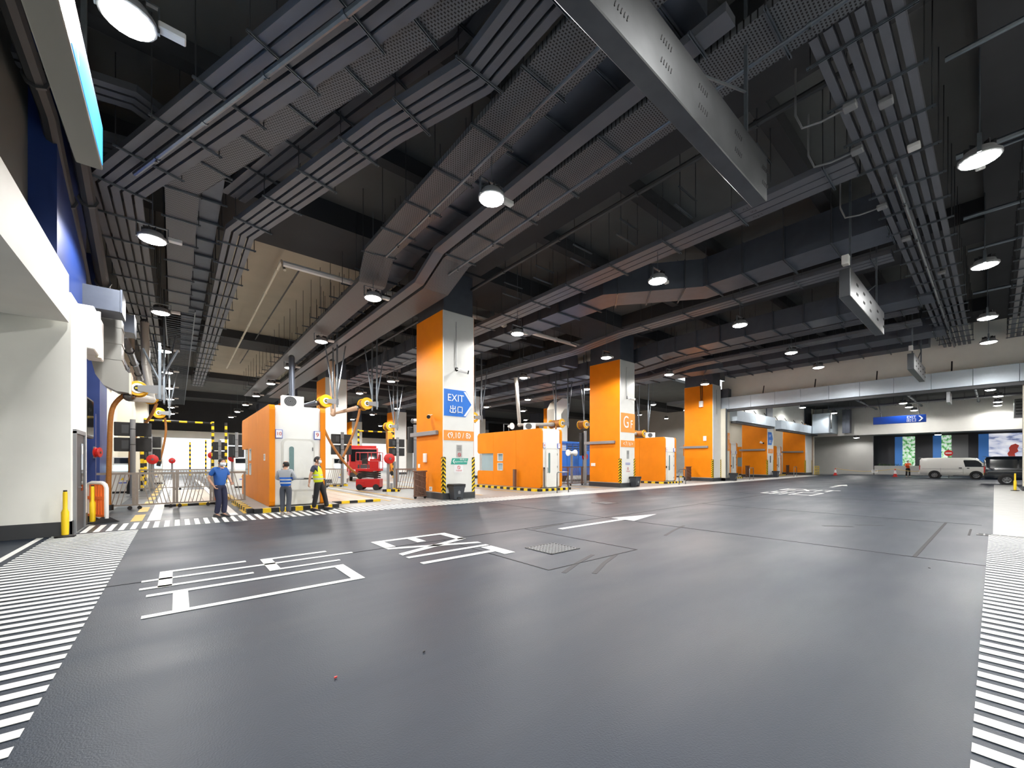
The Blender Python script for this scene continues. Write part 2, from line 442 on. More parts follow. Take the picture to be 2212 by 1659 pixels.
# right: wall over the big opening, jamb, lower hall behind it
struct('wall_right_over_opening', MB().box(35.62, 36.1, -8, 14.6, 6.9, 10.7), M_WALL)
struct('wall_right_jamb', MB().box(35.3, 36.3, -8, -1.0, 0, 6.9), M_CREAM)
struct('baseboard_right', MB().box(35.28, 36.32, -8, -0.98, 0, 0.25), M_BASE)
struct('ceiling_hall', MB().box(36.1, 62.4, -8, 14.6, 8.2, 8.5), M_CEIL)
struct('wall_hall_side', MB().box(36.1, 62.4, 14.75, 15.05, 6.0, 8.5), M_WALL)
struct('wall_hall_front', MB().box(36.3, 76, -4.3, -4, 0, 8.5), M_WALL)
struct('wall_hall_bulkhead', MB().box(62, 62.4, -4, 11.9, 4.75, 8.5), M_WALL)
struct('wall_hall_bulkhead', MB().box(62, 62.4, 11.9, 16.5, 4.75, 8.5), M_WALL)
struct('ceiling_ramp', MB().box(62.4, 76, -4, 16.5, 4.95, 5.2), M_WALLG)
struct('wall_ramp_end', MB().box(69.4, 69.7, -4, 10.4, 0, 5), M_DGREY)
struct('wall_ramp_side', MB().box(67.2, 67.5, 9.75, 18, 0, 5), M_WALLG)
struct('wall_ramp_return', MB().box(62, 76, 16.5, 16.8, 0, 5.2), M_WALLG)
struct('wall_lane_end', MB().box(61.6, 62, 14.6, 30, 0, 8.5), M_CREAM)
struct('wall_office', MB().box(44.0, 62, 22.0, 22.3, 0, 10.6), M_CREAM)
struct('ceiling_office', MB().box(40.0, 62, 15.05, 22.3, 7.6, 7.9), M_CEIL)
struct('wall_lane_right', MB().box(61.6, 62, 22.3, 78, 0, 10.4), M_WALLG)

# ---------------------------------------------------------------- columns
def sticker(par, poly, y, m, name='sticker', th=0.006):
    return MB().prism(poly, 'Y', y-th, y).build(name, m, par)
def chu_kou(mb, x, z, s, y0, y1):
    """the two characters 'exit' from strokes; x,z lower left corner, s = height"""
    t = 0.1*s
    B = lambda u0, u1, v0, v1: mb.box(x+u0*s, x+u1*s, y0, y1, z+v0*s, z+v1*s)
    B(0.45, 0.55, 0.0+0.05, 1.0); B(0.1, 0.2, 0.55, 0.9); B(0.8, 0.9, 0.55, 0.9); B(0.1, 0.9, 0.5, 0.6)
    B(0.03, 0.13, 0.0, 0.42); B(0.87, 0.97, 0.0, 0.42); B(0.03, 0.97, 0.0, 0.1)
    B(1.2, 1.3, 0.0, 0.9); B(1.9, 2.0, 0.0, 0.9); B(1.2, 2.0, 0.1, 0.2); B(1.2, 2.0, 0.8, 0.9)
    return mb
def chevron_poly(x, z0, z1, d, t):
    zm = (z0+z1)/2
    return [(x, z1), (x+t, z1), (x+t+d, zm), (x+t, z0), (x, z0), (x+d, zm)]
def column(x, y, label, wd=1.55, dp=2.4, near=True, sign=None, top=7.9, bump=True, band=None):
    c = thing('column', label, 'column', (x, y, 0), kind='structure')
    MB().rbox(0, wd, 0, dp, 0, top, 0.03, 1).build('shaft', M_WHITE, c)
    MB().box(0.05, wd-0.05, 0.05, dp-0.05, top, 10.4).build('upper_shaft', M_DUCT, c)
    MB().box(-0.012, 0.0, 0.03, dp-0.03, 0.3, top-0.02).build('orange_face', M_ORANGE, c)
    MB().box(wd, wd+0.012, 0.03, dp-0.03, 0.3, top-0.02).build('orange_face', M_ORANGE, c)
    MB().box(-0.03, wd+0.03, -0.03, dp+0.03, 0, 0.27).build('plinth', M_BASE, c)
    if near:
        for xx in (0.0, wd):
            g = MB().box(-0.02, 0.12, -0.02, 0.0, -0.75, 0.75).box(-0.02, 0.0, -0.02, 0.12, -0.75, 0.75) if xx == 0 else MB().box(-0.12, 0.02, -0.02, 0, -0.75, 0.75).box(0.0, 0.02, -0.02, 0.12, -0.75, 0.75)
            g.build('corner_guard', M_CHEV, c, (xx, 0, 1.03))
        if bump:
            MB().rbox(-0.16, -0.012, 0.35, 2.75, 2.72, 2.9, 0.015, 1).build('bumper_rail', M_MGREY, c)
        MB().tube([(0.62, -0.02, 7.5), (0.62, -0.02, 5.5)], 0.012, 6).build('conduit', M_MGREY, c)
    return c
colA = column(8.45, 14.6, 'orange and white column with blue exit arrow sign, beside the litter bin', sign=1)
colB = column(20.9, 14.7, 'orange and white column with the big GF floor sign')
colC = column(33.35, 14.6, 'orange and white column where the grey shutter box starts', wd=1.5)
colD = column(45.6, 14.6, 'slim white column with small blue sign beyond the shutter opening', wd=1.7, top=6.2, bump=False)
colE = column(58.3, 14.6, 'last white column beside the yellow rail near the grey end wall', wd=2.6, top=6.2, bump=False)
nm = {31.8: 'second row', 48.0: 'third row', 64.0: 'fourth row'}
for yy in (31.8, 48.0, 64.0):
    for (xx, lane) in ((8.45, 'behind the red scissor lift'), (20.9, 'behind the blue exit arrow column'), (33.35, 'behind the middle orange booth'), (45.8, 'far right of the lanes')):
        column(xx, yy, 'orange and white rear column of the %s %s' % (nm[yy], lane), near=False)
# side faces that show orange in the openings beyond the shutter
for (c, xw) in ((colD, 0.0), (colE, 0.0)):
    MB().rbox(-0.16, -0.012, 0.2, 2.6, 2.72, 2.9, 0.015, 1).build('bumper_rail', M_MGREY, c)

# stickers on the first column
y = -0.004
sticker(colA, [(0.03, 3.5), (1.1, 3.5), (1.5, 4.06), (1.1, 4.62), (0.03, 4.62)], y, M_BLUE, 'exit_sign')
sticker(colA, chevron_poly(1.0, 3.54, 4.58, 0.4, 0.1), y-0.008, M_TXT, 'arrow_mark')
text('EXIT', 0.42, M_TXT, colA, (0.6, y-0.02, 4.26), '-Y', 0.95)
chu_kou(MB(), 0.3, 3.64, 0.32, y-0.022, y-0.012).build('lettering', M_TXT, colA)
sticker(colA, [(0.02, 2.48), (1.53, 2.48), (1.53, 2.9), (0.02, 2.9)], y, M_BAND, 'lane_sign')
text('9,10 / 8', 0.34, M_TXT, colA, (0.78, y-0.02, 2.69), '-Y', 0.9)
MB().prism([(0.27,2.58),(0.2,2.69),(0.27,2.8),(0.31,2.8),(0.24,2.69),(0.31,2.58)], 'Y', y-0.02, y-0.012).prism([(1.25,2.58),(1.32,2.69),(1.25,2.8),(1.29,2.8),(1.36,2.69),(1.29,2.58)], 'Y', y-0.02, y-0.012).build('arrow_mark', M_TXT, colA)
sticker(colA, [(0.64, 1.77), (0.92, 1.77), (0.92, 2.3), (0.64, 2.3)], y, mat('notice_grey', (188, 188, 186), 0.35, metal=0.4), 'notice_plate')
def ban_mark(par, x, z, r, yy):
    R = MB()
    ring = [(x+r*math.cos(a*PI/12), z+r*math.sin(a*PI/12)) for a in range(24)]
    inn = [(x+(r*0.75)*math.cos(a*PI/12), z+(r*0.75)*math.sin(a*PI/12)) for a in range(24)]
    for a in range(24):
        b = (a+1) % 24
        R.face([(ring[a][0], yy, ring[a][1]), (ring[b][0], yy, ring[b][1]), (inn[b][0], yy, inn[b][1]), (inn[a][0], yy, inn[a][1])])
    R.cbox((x, yy-0.001, z), r*1.7, 0.002, r*0.2, ry=PI/4)
    return R.build('ban_mark', M_SIGNRED, par)
ban_mark(colA, 0.78, 1.88, 0.08, y-0.02)
def text_lines(par, x0, x1, zs, yy, m=None, h=0.012):
    for zz in zs: MB().box(x0, x1, yy-0.002, yy, zz, zz+h).build('print_line', m or M_TXTD, par)
text_lines(colA, 0.68, 0.88, (2.24, 2.19, 2.14, 2.1, 2.06), y-0.008)
sticker(colA, [(0.36, 1.47), (1.17, 1.47), (1.24, 1.73), (0.43, 1.73)], y, M_TEAL, 'office_sign')
text('Appointment Office', 0.082, M_TXT, colA, (0.86, y-0.02, 1.585), '-Y')
text('預約處 G/1', 0.075, M_TXT, colA, (0.98, y-0.02, 1.675), '-Y')
MB().prism([(0.52,1.51),(0.45,1.6),(0.52,1.69),(0.555,1.69),(0.485,1.6),(0.555,1.51)], 'Y', y-0.02, y-0.012).build('arrow_mark', M_TXT, colA)
sticker(colA, [(0.53, 1.13), (0.97, 1.13), (0.97, 1.44), (0.53, 1.44)], y, M_PAPER, 'notice_paper')
ban_mark(colA, 0.75, 1.34, 0.075, y-0.02)
text('不准吸煙', 0.075, M_SIGNRED, colA, (0.75, y-0.02, 1.2), '-Y')
# small boxes on its orange side
MB().rbox(-0.1, -0.012, 1.35, 1.6, 1.55, 1.95, 0.02).build('wall_box', M_WPLAS, colA)
MB().rbox(-0.04, -0.012, 2.0, 2.2, 1.3, 1.48, 0.01, 1).build('socket_plate', M_WPLAS, colA)
MB().box(-0.02, -0.012, 0.9, 1.15, 0.32, 0.5).build('number_plate', M_PAPER, colA)
text('47', 0.16, M_TXTD, colA, (-0.03, 1.02, 0.41), '-X')
# stickers on the second column
sticker(colB, [(0.03, 3.42), (1.55, 3.42), (1.55, 4.62), (0.03, 4.62)], y, M_BAND, 'floor_sign')
text('G', 1.05, M_TXT, colB, (0.58, y-0.02, 4.03), '-Y', 0.8)
text('F', 0.72, M_TXT, colB, (1.16, y-0.02, 3.92), '-Y', 0.8)
sticker(colB, [(0.03, 2.5), (1.55, 2.5), (1.55, 2.92), (0.03, 2.92)], y, M_BAND, 'lane_sign')
text('< 7 / 6 >', 0.34, M_TXT, colB, (0.78, y-0.02, 2.7), '-Y', 0.85)
sticker(colB, [(0.66, 1.77), (0.92, 1.77), (0.92, 2.3), (0.66, 2.3)], y, MATS['notice_grey'], 'notice_plate')
text_lines(colB, 0.52, 1.02, (1.5, 1.45, 1.4), y-0.008, M_SIGNBLUE, 0.02); text_lines(colB, 0.7, 0.88, (2.22, 2.17, 2.12, 2.07), y-0.008); text('不准吸煙', 0.1, M_SIGNRED, colB, (0.78, y-0.02, 0.98), '-Y')
ban_mark(colB, 0.78, 1.16, 0.08, y-0.02)
MB().rbox(-0.04, -0.012, 1.9, 2.25, 1.3, 1.5, 0.01, 1).build('socket_plate', M_WPLAS, colB)
# third column
MB().rbox(-0.2, -0.012, 0.75, 1.05, 6.1, 6.6, 0.02).build('switch_box', M_WPLAS, colC)
MB().tube([(-0.05, 0.85, 7.9), (-0.05, 0.85, 6.6)], 0.025, 6).tube([(-0.05, 1.0, 7.9), (-0.05, 0.95, 6.6)], 0.025, 6).build('cable', M_BLACK, colC)
MB().rbox(-0.1, -0.012, 0.5, 0.75, 3.3, 3.7, 0.02).build('sensor_box', M_WPLAS, colC)
MB().box(1.5, 2.35, -0.35, 1.2, 0.0, 6.0).build('shutter_guide', M_CREAM, colC)
MB().tube([(1.62, -0.38, 0.3), (1.62, -0.38, 6)], 0.03, 6).tube([(1.72, -0.38, 0.3), (1.72, -0.38, 6)], 0.03, 6).build('conduit', M_STRUT, colC)
MB().box(1.5, 2.4, -0.38, 0.0, 0.0, 0.25).build('plinth', M_BASE, colC)
sticker(colC, [(1.9, 2.5), (2.33, 2.5), (2.33, 4.0), (1.9, 4.0)], -0.36, M_BAND, 'lane_sign')
text('G', 0.45, M_TXT, colC, (2.1, -0.38, 3.6), '-Y', 0.7); text('5', 0.4, M_TXT, colC, (2.1, -0.38, 2.8), '-Y', 0.7)
# fourth column
sticker(colD, [(0.1, 3.3), (1.1, 3.3), (1.5, 3.95), (1.1, 4.6), (0.1, 4.6)], y, M_BLUE, 'exit_sign')
text('EXIT', 0.36, M_TXT, colD, (0.65, y-0.02, 4.2), '-Y', 0.9)
chu_kou(MB(), 0.35, 3.5, 0.32, y-0.022, y-0.012).build('lettering', M_TXT, colD)
sticker(colD, [(0.15, 2.45), (1.5, 2.45), (1.5, 2.9), (0.15, 2.9)], y, M_BAND, 'lane_sign')
text('3 / 2', 0.32, M_TXT, colD, (0.8, y-0.02, 2.68), '-Y', 0.9)
sticker(colD, [(0.66, 1.5), (0.92, 1.5), (0.92, 2.2), (0.66, 2.2)], y, M_DGREY, 'notice_plate')

# ---------------------------------------------------------------- shutter housings
def shutter_box(label, p0, p1, dpt, z0, z1, n, axis):
    """long steel housing of flat panels; axis = direction it runs"""
    t = thing('shutter_housing', label, 'shutter housing', (p0[0], p0[1], z0))
    L = (p1[1]-p0[1]) if axis == 'Y' else (p1[0]-p0[0]); s = L/n
    for i in range(n):
        a, b = i*s+0.006*math.copysign(1, L), (i+1)*s-0.006*math.copysign(1, L)
        if axis == 'Y': MB().rbox(0, dpt, a, b, 0, z1-z0, 0.012, 1).build('panel', M_SHUT, t)
        else: MB().rbox(a, b, -dpt, 0, 0, z1-z0, 0.012, 1).build('panel', M_SHUT, t)
    m = MB()
    if axis == 'Y': m.box(0.1, dpt-0.1, 0, L, -0.18, 0)
    else: m.box(0, L, -dpt+0.1, -0.1, -0.18, 0)
    m.build('guide_rail', M_DGREY, t)
    k = 0
    for i in range(0, n, 2 if n > 8 else 2):
        yy = (i+0.5)*s
        if axis == 'Y': MB().tube([(0.1, yy, z1-z0), (0.33, yy, z1-z0+0.62)], 0.035, 6).build('brace', M_BLACK, t)
        else: MB().tube([(yy, -0.1, z1-z0), (yy, 0.2, z1-z0+0.5)], 0.03, 6).build('brace', M_BLACK, t)
    return t
sb = shutter_box('long shiny grey shutter housing spanning the wide opening at right', (35.0, 15.7), (35.0, -7.5), 0.62, 5.95, 6.92, 14, 'Y')
MB().box(0.02, 0.9, -1.6, -0.05, 0.97, 1.7).build('motor_cover', M_DUCT, sb)
shutter_box('short grey shutter housing just behind the third orange column', (36.3, 14.5), (45.6, 14.5), 0.6, 5.05, 5.95, 7, 'X')
shutter_box('short grey shutter housing left of the bright end wall', (47.3, 14.5), (60.8, 14.5), 0.6, 4.95, 5.85, 9, 'X')

# ================================================================ CEILING SERVICES
ROD = MB().tube([(0,0,0), (0,0,1)], 0.011, 5).mesh('hanger_rod', M_DGREY)
def strut_mesh(L):
    return MB().box(-L/2, L/2, -0.021, -0.012, -0.04, 0.0).box(-L/2, L/2, 0.012, 0.021, -0.04, 0.0).box(-L/2, L/2, -0.021, 0.021, -0.004, 0.0).mesh('strut', M_STRUT)
STR = {}
def run_len(path):
    return [math.dist(path[i], path[i+1]) for i in range(len(path)-1)]
def along(path, d):
    for i in range(len(path)-1):
        L = math.dist(path[i], path[i+1])
        if d <= L or i == len(path)-2:
            t = d/L
            a, b = path[i], path[i+1]
            return tuple(a[k]+(b[k]-a[k])*t for k in range(3)), math.atan2(b[1]-a[1], b[0]-a[0])
        d -= L
def offset(path, off):
    """path shifted sideways in plan by off (right positive), mitred"""
    P = [Vector(p) for p in path]; out = []
    for i, p in enumerate(P):
        d0 = (P[i]-P[i-1]) if i > 0 else (P[1]-P[0]); d1 = (P[i+1]-P[i]) if i < len(P)-1 else d0
        d0 = Vector((d0.x, d0.y)).normalized(); d1 = Vector((d1.x, d1.y)).normalized()
        n0 = Vector((d0.y, -d0.x)); n1 = Vector((d1.y, -d1.x)); n = (n0+n1).normalized(); k = 1/max(0.5, n.dot(n0))
        out.append((p.x+n.x*off*k, p.y+n.y*off*k, p.z))
    return out
def supports(t, org, path, wid, step, zb, rods=True, over=0.15, zr=10.4, start=0.5):
    tot = sum(run_len(path)); d = start; key = round(wid+2*over, 2)
    if key not in STR: STR[key] = strut_mesh(key)
    while d < tot:
        p, a = along(path, d)
        link('strut', STR[key], t, (p[0]-org[0], p[1]-org[1], zb-org[2]), a+PI/2)
        if rods:
            for sgn in (-1, 1):
                q = (p[0]+math.sin(a)*sgn*(key/2-0.05)*-1, p[1]+math.cos(a)*sgn*(key/2-0.05))
                r = link('hanger_rod', ROD, t, (q[0]-org[0], q[1]-org[1], zb-org[2]-0.06)); r.scale = (1, 1, zr-zb+0.06)
        d += step
def trunking_run(label, path, n, wid, h=0.15, gap=0.06, step=1.6, rods=True, zr=10.4, name='cable_trunking_run', start=0.5, over=0.15):
    """n parallel trunkings on cross struts; path is the centre line of the run's underside"""
    org = path[0]
    t = thing(name, label, 'cable trunking', org)
    loc = [(p[0]-org[0], p[1]-org[1], p[2]-org[2]+h/2) for p in path]
    w1 = (wid-gap*(n-1))/n
    for i in range(n):
        off = -wid/2+w1/2+i*(w1+gap)
        MB().bar(offset(loc, off), w1, h).build('trunking', M_TRUNK, t)
    supports(t, org, path, wid, step, path[0][2], rods, over, zr, start)
    return t
def tray_run(label, path, wid, step=1.6, rods=True, pipe=None, zr=10.4, start=0.6):
    org = path[0]
    t = thing('perforated_cable_tray', label, 'cable tray', org)
    loc = [(p[0]-org[0], p[1]-org[1], p[2]-org[2]) for p in path]
    MB().bar([(p[0], p[1], p[2]+0.006) for p in loc], wid, 0.012).build('tray_bed', M_PERF, t)
    for sgn in (-1, 1):
        MB().bar([(p[0], p[1], p[2]+0.06) for p in offset(loc, sgn*wid/2)], 0.01, 0.13).build('tray_flange', M_PERF, t)
    supports(t, org, path, wid, step, path[0][2], rods, 0.1, zr, start)
    return t
def pipe_run(label, path, r, m, name='sprinkler_pipe', heads=0, cat='pipe', clamp=2.0):
    org = path[0]; t = thing(name, label, cat, org)
    loc = [(p[0]-org[0], p[1]-org[1], p[2]-org[2]) for p in path]
    MB().tube(loc, r, 8).build('pipe', m, t, smooth=True)
    tot = sum(run_len(loc)); d = clamp*0.6; k = 0
    while d < tot and clamp < 50:
        p, a = along(loc, d)
        MB().lathe([(r*1.35, -0.03), (r*1.35, 0.03)], (0,0,0), 'X', 8).build('coupling', m, t, p, a)
        if heads and k % heads == 0:
            MB().lathe([(0.012, 0), (0.018, -0.05), (0.035, -0.075), (0.035, -0.08)], (p[0], p[1], p[2]-r*0.5), 'Z', 8).build('sprinkler_head', M_STEEL, t)
        d += clamp; k += 1
    return t
def duct_run(label, path, wid, h, seam=1.3, m=None, start=0.0, name='air_duct', rods=True):
    """rectangular sheet-metal duct with flanged joints; path on the underside centre"""
    m = m or M_DUCT; org = path[0]; t = thing(name, label, 'air duct', org)
    loc = [(p[0]-org[0], p[1]-org[1], p[2]-org[2]+h/2) for p in path]
    MB().bar(loc, wid, h).build('casing', m, t)
    tot = sum(run_len(loc)); d = 0.4
    fl = MB().box(-0.018, 0.018, -wid/2-0.03, wid/2+0.03, -h/2-0.03, h/2+0.03).mesh('flange', m)
    while d < tot:
        p, a = along(loc, d); link('flange', fl, t, p, a); d += seam
        if rods and math.dist(p, loc[0]) < 22:
            key = round(wid+0.3, 2)
            if key not in STR: STR[key] = strut_mesh(key)
            link('strut', STR[key], t, (p[0], p[1], p[2]-h/2-0.03), a+PI/2)
            for sgn in (-1, 1):
                rd = link('hanger_rod', ROD, t, (p[0]-math.sin(a)*sgn*(key/2-0.04), p[1]+math.cos(a)*sgn*(key/2-0.04), p[2]-h/2-0.08)); rd.scale = (1, 1, max(0.3, 10.4-org[2]-p[2]+h/2))
    return t
Z = 8.4
# four-way trunking: diagonal over the camera's left, then along the left lane
trunking_run('four wide grey trunkings running diagonally then along the left lane', [(3.4, 2.7, Z), (2.1, 6.2, Z), (-1.2, 14.1, Z), (-1.25, 46, Z)], 5, 1.0, gap=0.055, step=1.65)
# the same run rises and goes on with more, narrower trunkings
trunking_run('two grey trunkings high under the slab above the diagonal ones', [(4.6, 2.7, 9.0), (3.2, 6.4, 9.0), (1.0, 11.6, 9.0)], 2, 0.55, step=1.65, zr=9.4)
tray_run('broad perforated tray beside the diagonal grey trunkings', [(4.1, 2.2, 8.5), (2.65, 6.7, 8.5), (0.1, 13.1, 8.5), (0.05, 24, 8.5)], 0.68, step=1.6)
trunking_run('grey trunking bundle crossing the picture centre diagonally to the lane', [(4.2, 2.0, Z), (4.1, 5.9, Z), (3.35, 8.0, Z), (1.45, 14.5, Z), (1.4, 46, Z)], 4, 0.72, step=1.65)
trunking_run('second grey bundle lying above the central diagonal bundle', [(3.75, 3.6, 8.95), (3.6, 6.0, 8.95), (2.75, 8.6, 8.95), (1.2, 13.6, 8.95)], 3, 0.6, step=1.65, zr=9.4, rods=False)
tray_run('perforated tray above the first hanging steel sign stepping down past the column', [(5.1, 1.5, Z), (5.1, 12.9, Z), (5.35, 14.2, 7.9), (5.35, 46, 7.9)], 0.92, step=1.55)
tray_run('perforated tray left of the first column under the slab', [(7.35, -1.5, Z), (7.35, 11.8, Z), (7.45, 13.4, 7.95), (7.45, 46, 7.95)], 1.0, step=1.55)
trunking_run('single wide trunking beside the perforated tray left of the column', [(6.55, 2.6, Z), (6.55, 11.6, Z), (6.65, 13.2, 7.95), (6.65, 44, 7.95)], 1, 0.34, step=60, rods=False)
trunking_run('three grey trunkings with stencilled letters right of the first column', [(12.05, 2.05, Z), (12.05, 46, Z)], 3, 0.9, gap=0.04, step=2.0)
trunking_run('six grey trunkings running above the hatched strip at right', [(7.9, 1.4, Z), (35.2, 1.4, Z)], 6, 1.08, gap=0.075, step=1.35, h=0.14)
trunking_run('grey trunkings at the far right edge under the slab', [(12.5, -0.95, Z), (35.2, -0.95, Z)], 4, 0.8, gap=0.08, step=1.1, h=0.14)
for (yy, zz, nn) in ((11.7, 9.1, 3), (13.4, 9.0, 3)):
    trunking_run('grey trunkings crossing to the dark upper wall at left, %s' % ('nearer pair' if yy < 12 else 'farther pair'), [(-2.35, yy+0.15, zz), (-0.7, yy-0.2, zz), (0.3, yy+0.5, zz)], nn, 0.6, step=40, rods=False)
for (xx, y1, nn, wd, z) in ((18.6, 13.0, 3, 0.8, 8.5), (25.6, 13.0, 4, 0.9, 8.4), (27.0, 13.0, 4, 0.8, 8.1)):
    trunking_run('thin grey trunkings between the ducts, run %s from the first column' % ORD[{18.6:0,25.6:1,27.0:2}[xx]], [(xx, 2.2, z), (xx, y1, z), (xx-0.6, 16, z-0.5), (xx-0.6, 44, z-0.5)], nn, wd, gap=0.05, step=2.2)
# ducts
duct_run('big bluish air duct bending above the lamps right of the first column', [(16.6, 1.6, 8.5), (16.6, 7.6, 8.5), (14.2, 10.6, 8.5), (14.2, 30, 8.5)], 1.3, 1.1)
duct_run('air duct crossing above the GF column', [(23.9, 1.6, 8.3), (23.9, 13.2, 8.3), (23.4, 15.6, 7.9), (23.4, 34, 7.9)], 1.3, 0.9)
duct_run('flat air duct above the third orange column', [(30.2, 1.6, 8.2), (30.2, 12.4, 8.2), (29.0, 14.4, 8.0), (29.0, 34, 8.0)], 1.5, 0.8)
duct_run('dark air duct between the two perforated trays', [(6.2, 3.0, 8.85), (6.2, 13.0, 8.85), (6.2, 14.6, 8.6), (6.2, 32, 8.6)], 0.9, 0.65)
duct_run('small air duct over the left lane between trunkings', [(0.55, 11.0, 8.9), (0.55, 34, 8.9)], 0.8, 0.5)
duct_run('air duct along the wall over the shutter opening', [(33.4, 2.4, 8.3), (33.4, 13.5, 8.3)], 1.2, 0.7)
duct_run('duct with dark flanks stepping over the second bay', [(19.7, 17.6, 7.8), (19.7, 44, 7.8)], 1.2, 0.8)
duct_run('duct over the middle orange booth', [(11.2, 17.6, 8.3), (11.2, 40, 8.3)], 0.9, 0.7)
duct_run('duct in the bay behind the GF column', [(26.0, 17.6, 8.6), (26.0, 44, 8.6)], 1.2, 0.8)
# pipes
pipe_run('grey sprinkler pipe slung under the diagonal trunkings', [(3.1, 3.2, 8.22), (1.95, 6.1, 8.22), (-0.75, 12.7, 8.22)], 0.05, M_STRUT, heads=2)
pipe_run('sprinkler pipe under the perforated tray left of the steel sign', [(5.2, 2.5, 8.22), (5.2, 12.6, 8.22)], 0.035, M_STRUT, heads=1)
pipe_run('sprinkler pipe under the perforated tray left of the first column', [(7.4, 0.6, 8.22), (7.4, 12.4, 8.22)], 0.035, M_STRUT, heads=1)
pipe_run('sprinkler pipe under the six trunkings at right', [(13.0, 1.5, 8.32), (35, 1.5, 8.32)], 0.04, M_STRUT, heads=1, clamp=2.6)
pipe_run('dark sprinkler main right of the first column', [(9.9, 1.6, 9.1), (9.9, 34, 9.1)], 0.07, M_DGREY, heads=0, clamp=3)
pipe_run('cream drain pipe along the pale slab over the left lane', [(3.2, 17.6, 9.0), (3.2, 18.2, 9.6), (3.25, 42, 9.6)], 0.055, M_CREAM, name='drain_pipe', heads=0, clamp=3)
pipe_run('thin conduit beside the cream pipe on the pale slab', [(4.0, 18.6, 9.75), (4.0, 40, 9.75)], 0.035, M_DGREY, name='conduit', clamp=3)
pipe_run('white fire pipe crossing behind the first column', [(3.0, 16.8, 8.9), (20.0, 16.8, 8.9)], 0.11, M_WPLAS, name='fire_main', clamp=4)
pipe_run('dark pipes along the blue pier, inner one', [(-2.0, 6.5, 8.8), (-2.0, 12.2, 8.6), (-2.05, 17, 6.6), (-2.1, 34, 6.4)], 0.14, M_DGREY, name='wall_pipe', clamp=3)
pipe_run('dark pipes along the blue pier, outer one', [(-1.65, 6.5, 8.9), (-1.65, 12.2, 8.7), (-1.7, 17, 6.9), (-1.75, 34, 6.7)], 0.14, M_DGREY, name='wall_pipe', clamp=3)
for k, (xx, zz, r_) in enumerate(((11.2, 9.2, 0.05), (14.6, 9.0, 0.07), (15.1, 9.1, 0.04), (18.2, 8.9, 0.06), (21.4, 9.0, 0.05), (26.6, 8.9, 0.06))):
    pipe_run('grey ceiling pipe at upper right, %s from the camera' % ORD[k], [(xx, -7.6, zz), (xx, 0.6, zz)], r_, M_STRUT, name='ceiling_pipe', clamp=1.8)
duct_run('air duct behind the lamps at the upper right edge', [(17.0, -7.5, 8.6), (17.0, -1.6, 8.6)], 1.2, 0.7)
# long rails between the trunkings over the left lane (bus-bar supports seen as rungs)
lad = thing('cable_ladder', 'dark cable ladder with close rungs over the left lane', 'cable ladder', (0.1, 24.0, 8.6))
for xx in (-0.55, 0.55): MB().box(xx-0.02, xx+0.02, 0, 40, 0, 0.09).build('ladder_rail', M_STRUT, lad)
RUNG = MB().box(-0.55, 0.55, -0.02, 0.02, 0, 0.03).mesh('rung', M_STRUT)
for i in range(100): link('rung', RUNG, lad, (0, 0.2+i*0.4, 0.02))
# junction boxes and conduits under the six trunkings, empty trapeze hangers beside the three
rt = [o for o in bpy.data.objects if 'six grey trunkings' in str(o.get('label', ''))][0]
for (x_, y_) in ((1.9, 0.35), (2.3, -0.1), (3.4, 0.5), (4.2, -0.3), (6.4, 0.5), (9.0, 0.3), (13.0, -0.2)):
    MB().rbox(x_-0.1, x_+0.1, y_-0.1, y_+0.1, -0.14, -0.045, 0.015, 1).build('junction_box', M_WPLAS if x_ == 4.2 else M_MGREY, rt)
for (x_, y_) in ((1.9, 0.35), (3.4, 0.5), (6.4, 0.5)):
    MB().tube([(x_, y_, -0.09), (x_, y_+0.45, -0.09), (x_-0.05, y_+0.75, -0.05), (x_-0.1, y_+0.85, 0.25), (x_-0.1, y_+0.85, 1.2)], 0.022, 6).build('conduit', M_MGREY, rt)
for i in range(6):
    tz = thing('trapeze_hanger', 'empty steel trapeze hanger above the three stencilled trunkings, %s from the camera' % ORD[i], 'hanger', (11.0, 3.6+i*1.9, 9.1), 0.0, 'empty trapeze hangers')
    link('strut', STR.setdefault(1.0, strut_mesh(1.0)), tz, (0, 0, 0)); link('strut', STR[1.0], tz, (0, 0.12, -0.42))
    for sgn in (-1, 1):
        rd = link('hanger_rod', ROD, tz, (sgn*0.45, 0, -0.5)); rd.scale = (1, 1, 1.8)
# stencilled letters on services
for (key, items) in (('three grey trunkings', (('CCTV', 11.76, 4.2), ('PA', 12.05, 4.2), ('LTG', 12.36, 4.2))), ('nearer pair', (('CCTV', -1.75, 11.55), ('SEC', -1.75, 11.76), ('PA', -1.75, 11.96)))):
    ob = [o for o in bpy.data.objects if key in str(o.get('label', ''))][0]
    for (s_, x_, y_) in items:
        text(s_, 0.13, M_TXTD, ob, (x_-ob.location.x, y_-ob.location.y, -0.004), '-Zy' if key[0] == 't' else '-Z')

